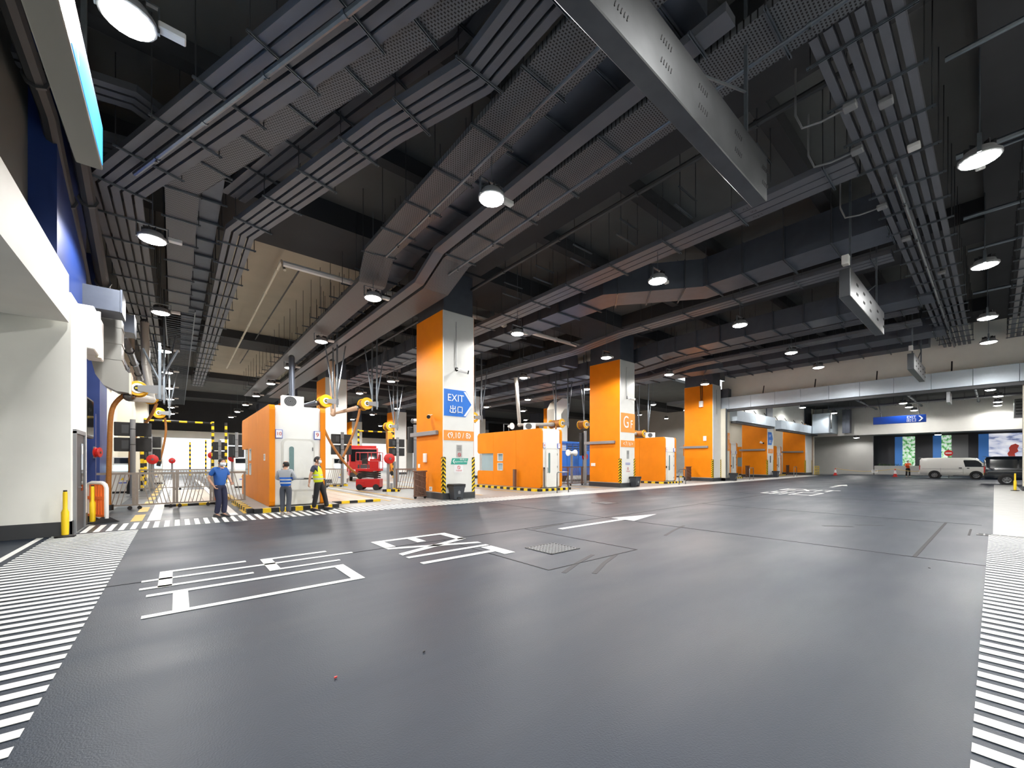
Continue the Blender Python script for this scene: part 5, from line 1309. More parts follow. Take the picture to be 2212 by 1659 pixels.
o = MB().prism([(0.3, 2.75), (0.55, 2.95), (0.85, 2.8), (1.0, 2.5), (0.95, 2.2), (1.1, 1.9), (1.0, 1.5), (0.75, 1.25), (0.55, 1.5), (0.6, 1.9), (0.35, 2.1), (0.42, 2.4)], 'X', -0.01, 0.0).build('red_patch', mat('mural_red', (190, 70, 60), 0.5, emit=0.4), mu3, (0, 1.2, 0.6))
panel('blue_wall_panel', 'light blue wall panel left of the leaf picture behind the man in orange', 7.3, 8.0, M_PBLUE)
panel('blue_wall_panel', 'light blue wall panel left of the narrow leaf picture', 4.0, 4.7, M_PBLUE)
panel('blue_wall_panel', 'light blue wall panel left of the wide water picture', 0.4, 1.15, M_PBLUE)
M_PDK = mat('panel_charcoal', (58, 60, 66), 0.5, noise=0.05)
panel('dark_wall_panel', 'charcoal wall panel beside the plain grey wall', 8.0, 9.7, M_PDK)
panel('dark_wall_panel', 'charcoal wall panel between the two leaf pictures', 4.7, 6.2, M_PDK)
panel('dark_wall_panel', 'charcoal wall panel right of the no entry sign', 1.15, 1.9, M_PDK)
panel('grey_wall_panel', 'dull grey wall panel behind the no entry sign', 1.9, 3.2, M_MGREY)
pt = thing('planter', 'long grey planter with low plants under the pictures', 'planter', (67.4, 3.0, 0))
MB().rbox(0, 0.9, 0, 6.7, 0, 1.1, 0.03, 1).build('trough', M_WALLG, pt)
lf = MB(); rnd = random.Random(3)
for i in range(150):
    px_, py_ = rnd.uniform(0.1, 0.8), rnd.uniform(0.1, 6.6); a = rnd.uniform(0, 6.3); h = rnd.uniform(0.12, 0.34); q = 0.1
    lf.face([(px_, py_, 1.08), (px_+q*math.cos(a), py_+q*math.sin(a), 1.08+h*0.6), (px_+1.2*q*math.cos(a+0.3), py_+1.2*q*math.sin(a+0.3), 1.08+h), (px_+q*0.5*math.cos(a+0.8), py_+q*0.5*math.sin(a+0.8), 1.08+h*0.5)])
g = lf.build('foliage', mat('plant_green', (50, 80, 40), 0.6), pt); g['kind'] = 'stuff'
hp = thing('hall_air_plant', 'bright steel air handling duct hanging beside the plain grey wall', 'air duct', (58.0, 12.2, 5.0))
MB().rbox(0, 3.8, 0, 1.6, 0, 2.2, 0.03, 1).build('casing', M_SHUT, hp); MB().box(-0.05, 0.05, -0.05, 1.65, -0.05, 2.25).build('flange', M_SHUT, hp)
for (a, b) in ((0.3, 0.2), (3.4, 0.2), (0.3, 1.4), (3.4, 1.4)): MB().tube([(a, b, 2.2), (a, b, 3.2)], 0.03, 6).build('hanger', M_STRUT, hp)
MB().tube([(-0.3, -0.2, 0.4), (-0.3, -0.2, 2.0), (0.4, -0.2, 2.2)], 0.09, 8).build('pipe', M_STEEL, hp)
duct_run('dark duct drop beside the bright bulkhead', [(61.3, 10.9, 5.0), (61.3, 11.6, 5.0)], 0.9, 2.8, seam=0.6, rods=False)
for k, yv in enumerate((1.0, 5.0, 8.6)):
    pipe_run('grey service pipe under the low hall ceiling, %s from the right' % ORD[k], [(38.0, yv, 7.6), (61.5, yv, 7.6)], 0.09, M_STRUT, name='hall_pipe', clamp=3)
trunking_run('cable trunkings under the low hall ceiling', [(57.0, -3.5, 7.5), (57.0, 12.0, 7.5)], 4, 1.2, step=1.2, zr=8.2)
bx = thing('hall_fan_unit', 'grey fan unit hanging at the right end of the low hall', 'fan unit', (56.5, -2.6, 5.5))
MB().rbox(0, 1.6, 0, 1.5, 0, 1.6, 0.03, 1).build('case', M_STEEL, bx)
for i in range(5): MB().box(-0.03, 0, 0.1, 1.4, 0.2+i*0.27, 0.34+i*0.27).build('louvre', M_DGREY, bx)
# no entry sign
ne = thing('no_entry_sign', 'round red no entry sign behind the white van', 'sign', (58.6, 2.9, 0))
MB().tube([(0, 0, 0), (0, 0, 2.9)], 0.04, 8).build('post', M_MGREY, ne)
MB().lathe([(0.3, -0.05), (0.3, -0.03)], (0, 0, 2.45), 'X', 28).build('disc', M_RED, ne); MB().box(-0.058, -0.05, -0.21, 0.21, 2.4, 2.5).build('white_bar', M_TXT, ne)
# cones and chain
def cone(label, x, y):
    t = thing('traffic_cone', label, 'traffic cone', (x, y, 0))
    MB().box(-0.2, 0.2, -0.2, 0.2, 0, 0.05).build('base', M_RED, t)
    MB().lathe([(0.16, 0.05), (0.12, 0.32)], n=14).build('lower_band', M_RED, t, smooth=True)
    MB().lathe([(0.12, 0.32), (0.065, 0.68)], n=14).build('reflective_sleeve', M_WPLAS, t, smooth=True)
    MB().lathe([(0.065, 0.68), (0.04, 0.82), (0.03, 0.84)], n=14).build('tip', M_RED, t, smooth=True)
    return t
cone('red and white traffic cone in front of the plain grey wall', 59.1, 11.9); cone('red and white traffic cone left of the man in orange', 58.6, 6.75); cone('red traffic cone half hidden behind the white van', 58.7, 3.9)
def sag(p0, p1, d, n=14):
    return [(p0[0]+(p1[0]-p0[0])*i/n, p0[1]+(p1[1]-p0[1])*i/n, p0[2]+(p1[2]-p0[2])*i/n-d*4*(i/n)*(1-i/n)) for i in range(n+1)]
M_CHAIN = mat('chain_yellow', (214, 180, 90), 0.5)
o = MB().tube(sag((0, 0, 0), (-0.5, -5.15, 0), 0.32), 0.025, 6).build('barrier_rope', M_CHAIN, None, (59.1, 11.9, 0.86)); tag(o, 'yellow rope slung between the two traffic cones', 'rope')
o = MB().tube(sag((0, 0, 0), (0.1, -2.85, 0), 0.25), 0.025, 6).build('barrier_rope', M_CHAIN, None, (58.6, 6.75, 0.86)); tag(o, 'yellow rope running from the cone behind the man in orange', 'rope')
hs = thing('hanging_notice', 'small white notice hanging on the yellow rope', 'notice', (58.75, 8.4, 0.42)); MB().box(-0.01, 0.01, -0.25, 0.25, 0, 0.28).build('board', M_PAPER, hs); [MB().box(-0.014, -0.01, -0.2, 0.2, zz, zz+0.03).build('print_line', M_TXTD, hs) for zz in (0.08, 0.15, 0.21)]
yr = thing('yellow_step_rail', 'yellow tubular guard rail at the last white column', 'guard rail', (59.7, 14.0, 0))
for zz in (0.45, 0.75, 1.05): MB().tube([(0, 0, zz), (1.7, 0, zz)], 0.035, 6).build('rail', M_YEL, yr)
for x_ in (0.0, 0.85, 1.7): MB().tube([(x_, 0, 0), (x_, 0, 1.05)], 0.035, 6).build('upright', M_YEL, yr)

# ---------------------------------------------------------------- vans
def van(label, loc, rz, paint, L=4.75, wd=1.72, H=1.98, dark=False):
    """panel van, nose towards local +X, wheels on the ground"""
    t = thing('panel_van', label, 'van', loc, rz)
    prof = [(-L/2, 0.42, 1.0, 0.92), (-L/2+0.02, 0.36, 1.78, 0.97), (-L/2+0.12, 0.34, H-0.04, 1.0), (-L/2+0.5, 0.33, H, 1.0), (0.9, 0.33, H, 1.0), (1.25, 0.33, H-0.05, 1.0), (1.62, 0.33, H-0.42, 1.0), (1.98, 0.33, 1.16, 0.99), (L/2-0.1, 0.35, 0.98, 0.95), (L/2-0.02, 0.42, 0.8, 0.88), (L/2, 0.46, 0.62, 0.84)]
    m = MB(); n = 12; vs = []
    for (x, zb, zt, k) in prof:
        hw = wd/2*k
        belt = min(zt-0.02, 1.0)
        top = hw-0.13*max(0, (zt-1.0))/0.98
        r = 0.1 if zt > 1.3 else 0.05
        half = [(0, zb), (hw*0.9, zb), (hw, zb+0.12), (hw, (zb+belt)/2), (hw-0.005, belt), (top+0.01, zt-r*1.2), (top-r*0.7, zt-0.02), (0, zt)]
        ring = half+[(-a, b) for (a, b) in half[1:-1][::-1]]
        vs += [(x, a, b) for (a, b) in ring]
    R = 14; fs = []
    for i in range(len(prof)-1):
        for k in range(R): fs.append((i*R+k, i*R+(k+1) % R, (i+1)*R+(k+1) % R, (i+1)*R+k))
    fs.append(tuple(range(R))); fs.append(tuple((len(prof)-1)*R+k for k in range(R)))
    m.add(vs, fs).build('body', paint, t, smooth=True)
    wz = 0.33
    for sx in (-1.35, 1.28):
        for sg in (-1, 1):
            yb = sg*(wd/2-0.2)
            MB().lathe([(0.41, 0), (0.41, sg*0.203)], (sx, yb, wz+0.02), 'Y', 24).build('wheel_arch', M_BLACK, t)
            wh = MB().lathe([(0.2, -0.02), (0.32, 0.0), (0.33, sg*0.03), (0.33, sg*0.2), (0.31, sg*0.225), (0.215, sg*0.225)], (sx, yb, wz), 'Y', 24).build('tyre', M_RUBBER, t, smooth=True)
            rim = MB().lathe([(0.215, sg*0.2), (0.21, sg*0.235), (0.17, sg*0.228), (0.06, sg*0.23), (0.05, sg*0.245)], (sx, yb, wz), 'Y', 20).build('rim', M_STEEL, wh)
            ho = MB()
            for i in range(6):
                a = 2*PI*i/6; ho.lathe([(0.034, sg*0.22), (0.034, sg*0.236)], (sx+0.14*math.cos(a), yb, wz+0.14*math.sin(a)), 'Y', 8)
            ho.build('rim_holes', M_BLACK, wh)
    for sg in (-1, 1):
        yw = sg*(wd/2-0.0)
        def glass(pts, nm_='side_window', mm=M_DGLASS):
            q = [(a, sg*(wd/2+0.004-0.13*max(0, b-1.0)/0.98), b) for (a, b) in pts]; q2 = [(a, y_-sg*0.03, b) for (a, y_, b) in q]
            k = len(q); return MB().add(q+q2, [tuple(range(k)), tuple(range(k, 2*k))]+[(i, (i+1) % k, k+(i+1) % k, k+i) for i in range(k)]).build(nm_, mm, t)
        glass([(0.62, 1.12), (1.82, 1.12), (1.45, 1.62), (1.25, 1.74), (0.55, 1.74), (0.5, 1.68)])
        if dark:
            glass([(-2.1, 1.15), (-0.9, 1.15), (-0.9, 1.74), (-2.1, 1.74)]); glass([(-0.82, 1.15), (0.42, 1.15), (0.42, 1.74), (-0.82, 1.74)])
        MB().rbox(0.22, 0.42, yw-sg*0.01, yw+sg*0.025, 0.98, 1.05, 0.01, 1).build('door_handle', M_BLACK, t)
        MB().rbox(0.72, 0.88, yw-sg*0.01, yw+sg*0.025, 0.96, 1.03, 0.01, 1).build('door_handle', M_BLACK, t)
        for x_ in (-0.95, 0.5): MB().box(x_-0.006, x_+0.006, yw-sg*0.01, yw+sg*0.003, 0.45, 1.0).build('door_seam', M_DGREY, t)
        MB().box(-2.2, 0.45, yw-sg*0.01, yw+sg*0.004, 0.9, 0.925).build('slide_rail', M_MGREY, t)
        MB().rbox(-L/2-0.015, -L/2+0.06, sg*(wd/2-0.16), sg*(wd/2-0.02), 0.8, 1.25, 0.02, 1).build('tail_lamp', M_RED, t)
        MB().rbox(L/2-0.3, L/2-0.02, sg*(wd/2-0.34), sg*(wd/2-0.07), 0.72, 0.9, 0.03, 2).build('headlamp', M_WPLAS, t)
        MB().rbox(1.62, 1.8, sg*(wd/2), sg*(wd/2+0.2), 1.2, 1.45, 0.03, 2).build('mirror', paint, t)
    q = [(1.3, 0.66, H-0.06), (1.3, -0.66, H-0.06), (1.99, -0.78, 1.19), (1.99, 0.78, 1.19)]
    MB().add([(a+0.01, b, c+0.012) for a, b, c in q]+[(a-0.05, b, c-0.05) for a, b, c in q], [(0, 1, 2, 3), (7, 6, 5, 4), (0, 4, 5, 1), (1, 5, 6, 2), (2, 6, 7, 3), (3, 7, 4, 0)]).build('windscreen', M_DGLASS, t)
    MB().rbox(-L/2-0.012, -L/2+0.05, -0.68, 0.68, 1.18, 1.72, 0.02, 1).build('rear_window', M_DGLASS, t)
    MB().rbox(-L/2-0.08, -L/2+0.1, -0.82, 0.82, 0.38, 0.6, 0.03, 2).build('rear_bumper', paint, t); MB().rbox(L/2-0.16, L/2+0.05, -0.8, 0.8, 0.3, 0.55, 0.04, 2).build('front_bumper', paint, t)
    MB().box(-L/2-0.03, -L/2, -0.25, 0.25, 0.66, 0.78).build('number_plate', M_YEL, t); MB().prism([(-L/2-0.1, H-0.02), (-L/2+0.12, H-0.01), (-L/2+0.12, H-0.04)], 'Y', -0.7, 0.7).build('roof_spoiler', paint, t)
    return t
P_WH = mat('van_white', (222, 222, 216), 0.18, spec=0.6); P_BK = mat('van_navy', (16, 24, 34), 0.12, spec=0.7)
van('white panel van parked behind the dark one at right', (56.9, 2.35, 0), -PI/2, P_WH)
van('dark navy van at the right edge behind the yellow post', (44.9, -1.9, 0), -PI/2, P_BK, dark=True)

# ================================================================ PEOPLE
def skin_mesh(name, J, E, m, sub=2, extra=None):
    """continuous surface grown round a skeleton J {name: (pos, radius)} with edges E"""
    keys = list(J); idx = {k: i for i, k in enumerate(keys)}
    me = bpy.data.meshes.new('skeleton'); me.from_pydata([J[k][0] for k in keys], [(idx[a], idx[b]) for a, b in E], [])
    o = bpy.data.objects.new('skeleton', me); COL.objects.link(o)
    md = o.modifiers.new('skin', 'SKIN'); md.use_smooth_shade = True
    if not me.skin_vertices: pass
    for i, k in enumerate(keys):
        r = J[k][1]; r = r if isinstance(r, tuple) else (r, r)
        me.skin_vertices[0].data[i].radius = r
        me.skin_vertices[0].data[i].use_root = (i == 0)
    sd = o.modifiers.new('sub', 'SUBSURF'); sd.levels = sub; sd.render_levels = sub
    bpy.context.view_layer.update()
    dg = bpy.context.evaluated_depsgraph_get()
    out = bpy.data.meshes.new_from_object(o.evaluated_get(dg))
    bpy.data.objects.remove(o); bpy.data.meshes.remove(me)
    if extra is not None:
        bm = bmesh.new(); bm.from_mesh(out); t = bpy.data.meshes.new('t'); t.from_pydata(extra.v, [], extra.f); bm.from_mesh(t); bm.to_mesh(out); bm.free(); bpy.data.meshes.remove(t)
    out.materials.clear(); out.materials.append(m)
    out.polygons.foreach_set('use_smooth', [True]*len(out.polygons)); out.update()
    return out
M_SKIN = mat('skin', (205, 158, 132), 0.55); M_HAIR = mat('hair_black', (24, 20, 20), 0.6, noise=0.2, nscale=40)
M_MASK = mat('mask_white', (225, 232, 238), 0.7); M_REFL = mat('reflective_grey', (200, 205, 210), 0.35, metal=0.2)
def head_mesh(mb, c, yaw, h=0.23):
    """skull with jaw, brow, nose, mouth and ears, facing yaw about Z (0 = local +Y)"""
    n, m = 18, 14; k = len(mb.v); R = Matrix.Rotation(yaw, 3, 'Z'); C = Vector(c); vs = []
    for i in range(m+1):
        t = -PI/2+PI*i/m; z = math.sin(t); r = math.cos(t)
        for j in range(n):
            a = 2*PI*j/n; x, y = r*math.sin(a), r*math.cos(a)
            w = 0.36; d = 0.43
            if z < -0.1:
                f = 1-0.42*(-z-0.1); x *= f; y = y*(1-0.25*(-z-0.1)) + 0.06*(-z-0.1)
            if y > 0.4 and abs(x) < 0.3:
                if -0.35 < z < 0.1: y += 0.16*(1-abs(x)/0.3)*(1-abs(z+0.15)/0.25 if abs(z+0.15) < 0.25 else 0)
                if 0.02 < z < 0.22 and abs(x) > 0.12: y -= 0.06
                if -0.62 < z < -0.42: y += 0.03
            vs.append(C+R @ Vector((x*w*h, y*d*h, z*h*0.5)))
    mb.v += [tuple(v) for v in vs]
    for i in range(m):
        for j in range(n):
            mb.f.append((k+i*n+j, k+i*n+(j+1) % n, k+(i+1)*n+(j+1) % n, k+(i+1)*n+j)); mb.mi.append(0)
    for sx in (-1, 1):
        e = C+R @ Vector((sx*0.375*h, -0.02*h, -0.03*h)); mb.ball(tuple(e), 0.035*h*2, 0.06*h*2*0.8, 0.14*h, 8, 6)
def hand_mesh(mb, wr, dirv, palm, curl=0.5, s=1.0):
    """palm and five bent fingers from the wrist along dirv; palm = normal of the palm side"""
    d = Vector(dirv).normalized(); p = Vector(palm); p = (p-d*p.dot(d)).normalized(); sd = d.cross(p); W = Vector(wr)
    pr = [(0.026, 0.0), (0.038, 0.03), (0.042, 0.06), (0.04, 0.085)]
    vs = []; n = 10
    for (hw, t) in pr:
        for j in range(n):
            a = 2*PI*j/n; vs.append(W+d*t*s+sd*hw*math.cos(a)*s+p*0.016*math.sin(a)*s)
    fs = [tuple(range(n))[::-1], tuple(range((len(pr)-1)*n, len(pr)*n))]
    for i in range(len(pr)-1):
        for j in range(n): fs.append((i*n+j, i*n+(j+1) % n, (i+1)*n+(j+1) % n, (i+1)*n+j))
    mb.add(vs, fs)
    for i, (off, L) in enumerate(((-0.03, 0.062), (-0.01, 0.078), (0.01, 0.08), (0.03, 0.07))):
        b = W+d*0.08*s+sd*off*s; q = b; pts = [b]; a = 0
        for k in range(3):
            a += curl*0.75; q = q+(d*math.cos(a)+p*math.sin(a))*(L/3)*s; pts.append(q)
        mb.tube(pts, 0.009*s, 6, rr=[0.0095*s, 0.009*s, 0.0085*s, 0.007*s])
    b = W+d*0.025*s-sd*0.03*s; pts = [b, b+(d*0.5-sd*0.7+p*0.3).normalized()*0.035*s]; pts.append(pts[-1]+(d*0.9+p*0.35).normalized()*0.03*s)
    mb.tube(pts, 0.01*s, 6, rr=[0.013*s, 0.011*s, 0.008*s])
def person(label, loc, rz, H, P, c):
    """P: joints at 1.72 m; c: clothing materials and options"""
    t = thing('person', label, 'person', loc, rz); k = H/1.72; V = lambda q: tuple(x*k for x in q)
    D = dict(pel=(0, 0, 0.95), waist=(0, 0, 1.08), chest=(0, 0.0, 1.3), nb=(0, -0.01, 1.44), head=(0, 0.02, 1.6),
             shL=(-0.18, 0, 1.4), elL=(-0.23, -0.02, 1.12), wrL=(-0.24, 0.05, 0.87), shR=(0.18, 0, 1.4), elR=(0.23, -0.02, 1.12), wrR=(0.24, 0.05, 0.87),
             hiL=(-0.095, 0, 0.9), knL=(-0.1, 0.02, 0.49), anL=(-0.1, -0.02, 0.09), toL=(-0.115, 0.14, 0.035), hiR=(0.095, 0, 0.9), knR=(0.1, 0.02, 0.49), anR=(0.1, -0.02, 0.09), toR=(0.115, 0.14, 0.035))
    D.update(P); D = {a: V(b) for a, b in D.items()}
    r = lambda x: x*k
    J = {'pel': (D['pel'], (r(0.1), r(0.075))), 'waist': (D['waist'], (r(0.12), r(0.085))), 'chest': (D['chest'], (r(0.15), r(0.1))), 'nb': (D['nb'], r(0.06)), 'nk': (tuple((Vector(D['nb'])*0.35+Vector(D['head'])*0.65)), r(0.05))}
    E = [('pel', 'waist'), ('waist', 'chest'), ('chest', 'nb'), ('nb', 'nk')]
    for s in 'LR':
        J.update({'sh'+s: (D['sh'+s], r(0.055)), 'el'+s: (D['el'+s], r(0.042)), 'wr'+s: (D['wr'+s], r(0.027)), 'hi'+s: (D['hi'+s], r(0.055)), 'kn'+s: (D['kn'+s], r(0.05)), 'an'+s: (D['an'+s], r(0.028)), 'to'+s: (D['to'+s], r(0.015))})
        E += [('chest', 'sh'+s), ('sh'+s, 'el'+s), ('el'+s, 'wr'+s), ('pel', 'hi'+s), ('hi'+s, 'kn'+s), ('kn'+s, 'an'+s), ('an'+s, 'to'+s)]
    ex = MB(); yaw = c.get('yaw', 0.0)
    head_mesh(ex, D['head'], yaw, 0.235*k)
    for s in 'LR':
        d = Vector(D['wr'+s])-Vector(D['el'+s]); hand_mesh(ex, D['wr'+s], c.get('hd'+s, d), c.get('pl'+s, (0.6 if s == 'L' else -0.6, 0.6, 0)), c.get('curl', 0.5), k)
    link('body', skin_mesh('body', J, E, M_SKIN, 2, ex), t)
    # trousers
    g = 1.16
    J2 = {'waist': (tuple(Vector(D['pel'])*0.4+Vector(D['waist'])*0.6), (r(0.155), r(0.115))), 'pel': (D['pel'], (r(0.17), r(0.125)))}
    E2 = [('waist', 'pel')]
    for s in 'LR':
        an = Vector(D['an'+s]); kn = Vector(D['kn'+s]); J2.update({'hi'+s: (D['hi'+s], r(0.105)), 'kn'+s: (D['kn'+s], r(0.078)), 'an'+s: (tuple(an*0.97+kn*0.03), r(0.07))})
        E2 += [('pel', 'hi'+s), ('hi'+s, 'kn'+s), ('kn'+s, 'an'+s)]
    link('trousers', skin_mesh('trousers', J2, E2, c['trousers']), t)
    # shirt with sleeves
    J3 = {'pel': (tuple(Vector(D['pel'])+Vector((0, 0, -0.09*k))), (r(0.178), r(0.135))), 'waist': (D['waist'], (r(0.165), r(0.12))), 'chest': (D['chest'], (r(0.185), r(0.128))), 'nb': (tuple(Vector(D['nb'])*0.75+Vector(D['chest'])*0.25), (r(0.09), r(0.08)))}
    E3 = [('pel', 'waist'), ('waist', 'chest'), ('chest', 'nb')]
    sl = c.get('sleeve', 0.6)
    for s in 'LR':
        sh = Vector(D['sh'+s]); el = Vector(D['el'+s]); wr = Vector(D['wr'+s])
        J3['sh'+s] = (tuple(sh), r(0.074)); E3.append(('chest', 'sh'+s))
        if sl <= 1: J3['el'+s] = (tuple(sh+(el-sh)*sl), r(0.068)); E3.append(('sh'+s, 'el'+s))
        else:
            J3['el'+s] = (tuple(el), r(0.06)); J3['wr'+s] = (tuple(el+(wr-el)*0.93), r(0.046)); E3 += [('sh'+s, 'el'+s), ('el'+s, 'wr'+s)]
    link('shirt', skin_mesh('shirt', J3, E3, c['shirt']), t)
    if 'bands' in c and 'vest' not in c:
        v = [o for o in t.children if o.name.startswith('shirt')][0]
        for zz in c['bands']:
            f = (zz*k-D['pel'][2])/(D['chest'][2]-D['pel'][2]); cx = Vector(D['pel']).lerp(Vector(D['chest']), f); b = MB(); n = 28
            for i in range(n):
                a0, a1 = 2*PI*i/n, 2*PI*(i+1)/n; q = [(cx.x+r(0.172)*math.copysign(abs(math.cos(a))**0.75, math.cos(a)), cx.y+r(0.127)*math.copysign(abs(math.sin(a))**0.75, math.sin(a))) for a in (a0, a1)]
                b.face([(q[0][0], q[0][1], zz*k-0.022), (q[1][0], q[1][1], zz*k-0.022), (q[1][0], q[1][1], zz*k+0.022), (q[0][0], q[0][1], zz*k+0.022)])
            b.build('reflective_band', M_REFL, v)
    if 'vest' in c:
        J4 = {'pel': (tuple(Vector(D['pel'])+Vector((0, 0, -0.09*k))), (r(0.205), r(0.16))), 'waist': (D['waist'], (r(0.196), r(0.15))), 'chest': (tuple(Vector(D['chest'])*0.9+Vector(D['waist'])*0.1), (r(0.212), r(0.156)))}
        E4 = [('pel', 'waist'), ('waist', 'chest')]
        if c.get('high', True):
            for s in 'LR': J4['sh'+s] = (tuple(Vector(D['sh'+s])*0.7+Vector(D['nb'])*0.3+Vector((0, 0, 0.012*k))), r(0.085)); E4.append(('chest', 'sh'+s))
        v = link('vest', skin_mesh('vest', J4, E4, c['vest']), t)
        for zz in c.get('bands', (1.02, 1.14)):
            f = (zz*k-D['pel'][2])/(D['chest'][2]-D['pel'][2]); cx = Vector(D['pel']).lerp(Vector(D['chest']), f)
            b = MB(); n = 24
            for i in range(n):
                a0, a1 = 2*PI*i/n, 2*PI*(i+1)/n; q = [(cx.x+r(0.196)*math.cos(a), cx.y+r(0.152)*math.sin(a)) for a in (a0, a1)]
                b.face([(q[0][0], q[0][1], zz*k-0.022), (q[1][0], q[1][1], zz*k-0.022), (q[1][0], q[1][1], zz*k+0.022), (q[0][0], q[0][1], zz*k+0.022)])
            b.build('reflective_band', M_REFL, v)
    # shoes, hair, mask
    for s in 'LR':
        a = Vector(D['an'+s]); o = Vector(D['to'+s]); f = (o-a); f.z = 0; f.normalize(); sd = Vector((f.y, -f.x, 0)); tilt = (o.z-0.035*k)
        m = MB(); vs = []
        for (u, hw, h0, h1) in ((-0.09, 0.03, 0.0, 0.075), (-0.05, 0.042, 0.0, 0.1), (0.05, 0.045, 0, 0.085), (0.12, 0.05, 0, 0.06), (0.18, 0.04, 0.005, 0.05), (0.21, 0.02, 0.01, 0.035)):
            zz = max(0, tilt*(u+0.05)/0.2)
            b = a+f*u*k
            vs += [(b.x+sd.x*hw*k, b.y+sd.y*hw*k, h0*k+zz), (b.x+sd.x*hw*0.8*k, b.y+sd.y*hw*0.8*k, h1*k+zz), (b.x-sd.x*hw*0.8*k, b.y-sd.y*hw*0.8*k, h1*k+zz), (b.x-sd.x*hw*k, b.y-sd.y*hw*k, h0*k+zz)]
        fs = [(0, 1, 2, 3), (20, 21, 22, 23)]
        for i in range(5):
            for j in range(4): fs.append((i*4+j, i*4+(j+1) % 4, (i+1)*4+(j+1) % 4, (i+1)*4+j))
        m.add(vs, fs).build('shoe', c['shoes'], t, smooth=True)
    hh = 0.235*k; R = Matrix.Rotation(yaw, 3, 'Z'); C = Vector(D['head'])
    hm = MB(); n = 18; vs = []; mm = 8; bald = c.get('bald', False)
    for i in range(mm+1):
        tt = PI/2-(PI*0.62)*i/mm
        for j in range(n):
            a = 2*PI*j/n; front = math.cos(a)
            t2 = tt if front < 0.2 else max(tt, PI/2-(PI*0.62)*i/mm*(1-0.55*(front-0.2)/0.8))
            rr_ = 1.1 if not bald else 1.06
            vs.append(tuple(C+R @ Vector((math.cos(t2)*math.sin(a)*0.36*hh*rr_, math.cos(t2)*math.cos(a)*0.43*hh*rr_-0.005, math.sin(t2)*0.5*hh*rr_))))
    fs = []
    i0 = 3 if bald else 0
    for i in range(i0, mm):
        for j in range(n):
            if bald and math.cos(2*PI*(j+0.5)/n) > 0.35: continue
            fs.append((i*n+j, i*n+(j+1) % n, (i+1)*n+(j+1) % n, (i+1)*n+j))
    hm.add(vs, fs).build('hair', M_HAIR, t, smooth=True)
    for sx in (-1, 1):
        e = C+R @ Vector((sx*0.13*hh, 0.385*hh, 0.06*hh)); MB().ball(tuple(e), 0.012*k, 0.008*k, 0.009*k, 8, 6).build('eye', M_BLACK, t)
    if c.get('mask', True):
        mk = MB(); vs = []
        for (z_, g_) in ((0.0, 1.0), (-0.14, 1.1), (-0.28, 1.1), (-0.4, 0.92)):
            for j in range(9):
                a = -1.1+2.2*j/8; sh_ = 1 if z_ > -0.2 else 1-0.5*(-z_-0.2)
                vs.append(tuple(C+R @ Vector((math.sin(a)*0.4*hh*sh_, math.cos(a)*0.47*hh*g_, z_*hh))))
        fs = [(i*9+j, i*9+j+1, (i+1)*9+j+1, (i+1)*9+j) for i in range(3) for j in range(8)]
        o = mk.add(vs, fs).build('face_mask', M_MASK, t, smooth=True)
        sd = o.modifiers.new('thick', 'SOLIDIFY'); sd.thickness = 0.004
    return t
SCR = -math.radians(39.79)
def two_tone(name, z, xw, below, above):
    """knitted top: body below z in one colour, yoke and sleeves in another"""
    m = bpy.data.materials.new(name); m.use_nodes = True; nt = m.node_tree; b = nt.nodes['Principled BSDF']; L = nt.links.new; b.inputs['Roughness'].default_value = 0.75
    tc = nt.nodes.new('ShaderNodeTexCoord'); sp = nt.nodes.new('ShaderNodeSeparateXYZ'); L(tc.outputs['Object'], sp.inputs[0])
    lt = nt.nodes.new('ShaderNodeMath'); lt.operation = 'LESS_THAN'; lt.inputs[1].default_value = z; L(sp.outputs['Z'], lt.inputs[0])
    ab = nt.nodes.new('ShaderNodeMath'); ab.operation = 'ABSOLUTE'; L(sp.outputs['X'], ab.inputs[0])
    lx = nt.nodes.new('ShaderNodeMath'); lx.operation = 'LESS_THAN'; lx.inputs[1].default_value = xw; L(ab.outputs[0], lx.inputs[0])
    mu = nt.nodes.new('ShaderNodeMath'); mu.operation = 'MULTIPLY'; L(lt.outputs[0], mu.inputs[0]); L(lx.outputs[0], mu.inputs[1])
    mx = nt.nodes.new('ShaderNodeMix'); mx.data_type = 'RGBA'; L(mu.outputs[0], mx.inputs[0])
    mx.inputs[6].default_value = (*lin([v/255 for v in above]), 1); mx.inputs[7].default_value = (*lin([v/255 for v in below]), 1); L(mx.outputs[2], b.inputs['Base Color'])
    return m
M_TWO = two_tone('top_blue_grey', 1.12, 0.175, (20, 100, 205), (168, 172, 178))
M_YV = mat('vest_yellow', (228, 240, 40), 0.55); M_NAVYS = mat('shirt_navy', (52, 56, 76), 0.7); M_BLKT = mat('trousers_black', (20, 20, 23), 0.75)
M_GREYS = mat('shirt_grey', (168, 172, 178), 0.75); M_BLV = mat('vest_blue', (20, 100, 205), 0.6); M_GRT = mat('trousers_grey', (72, 76, 86), 0.75)
M_BLS = mat('shirt_blue', (36, 92, 170), 0.65); M_NVT = mat('trousers_navy', (34, 38, 66), 0.75); M_ORJ = mat('jacket_orange', (232, 92, 30), 0.6); M_SHOE = mat('shoe_grey', (150, 145, 140), 0.6)
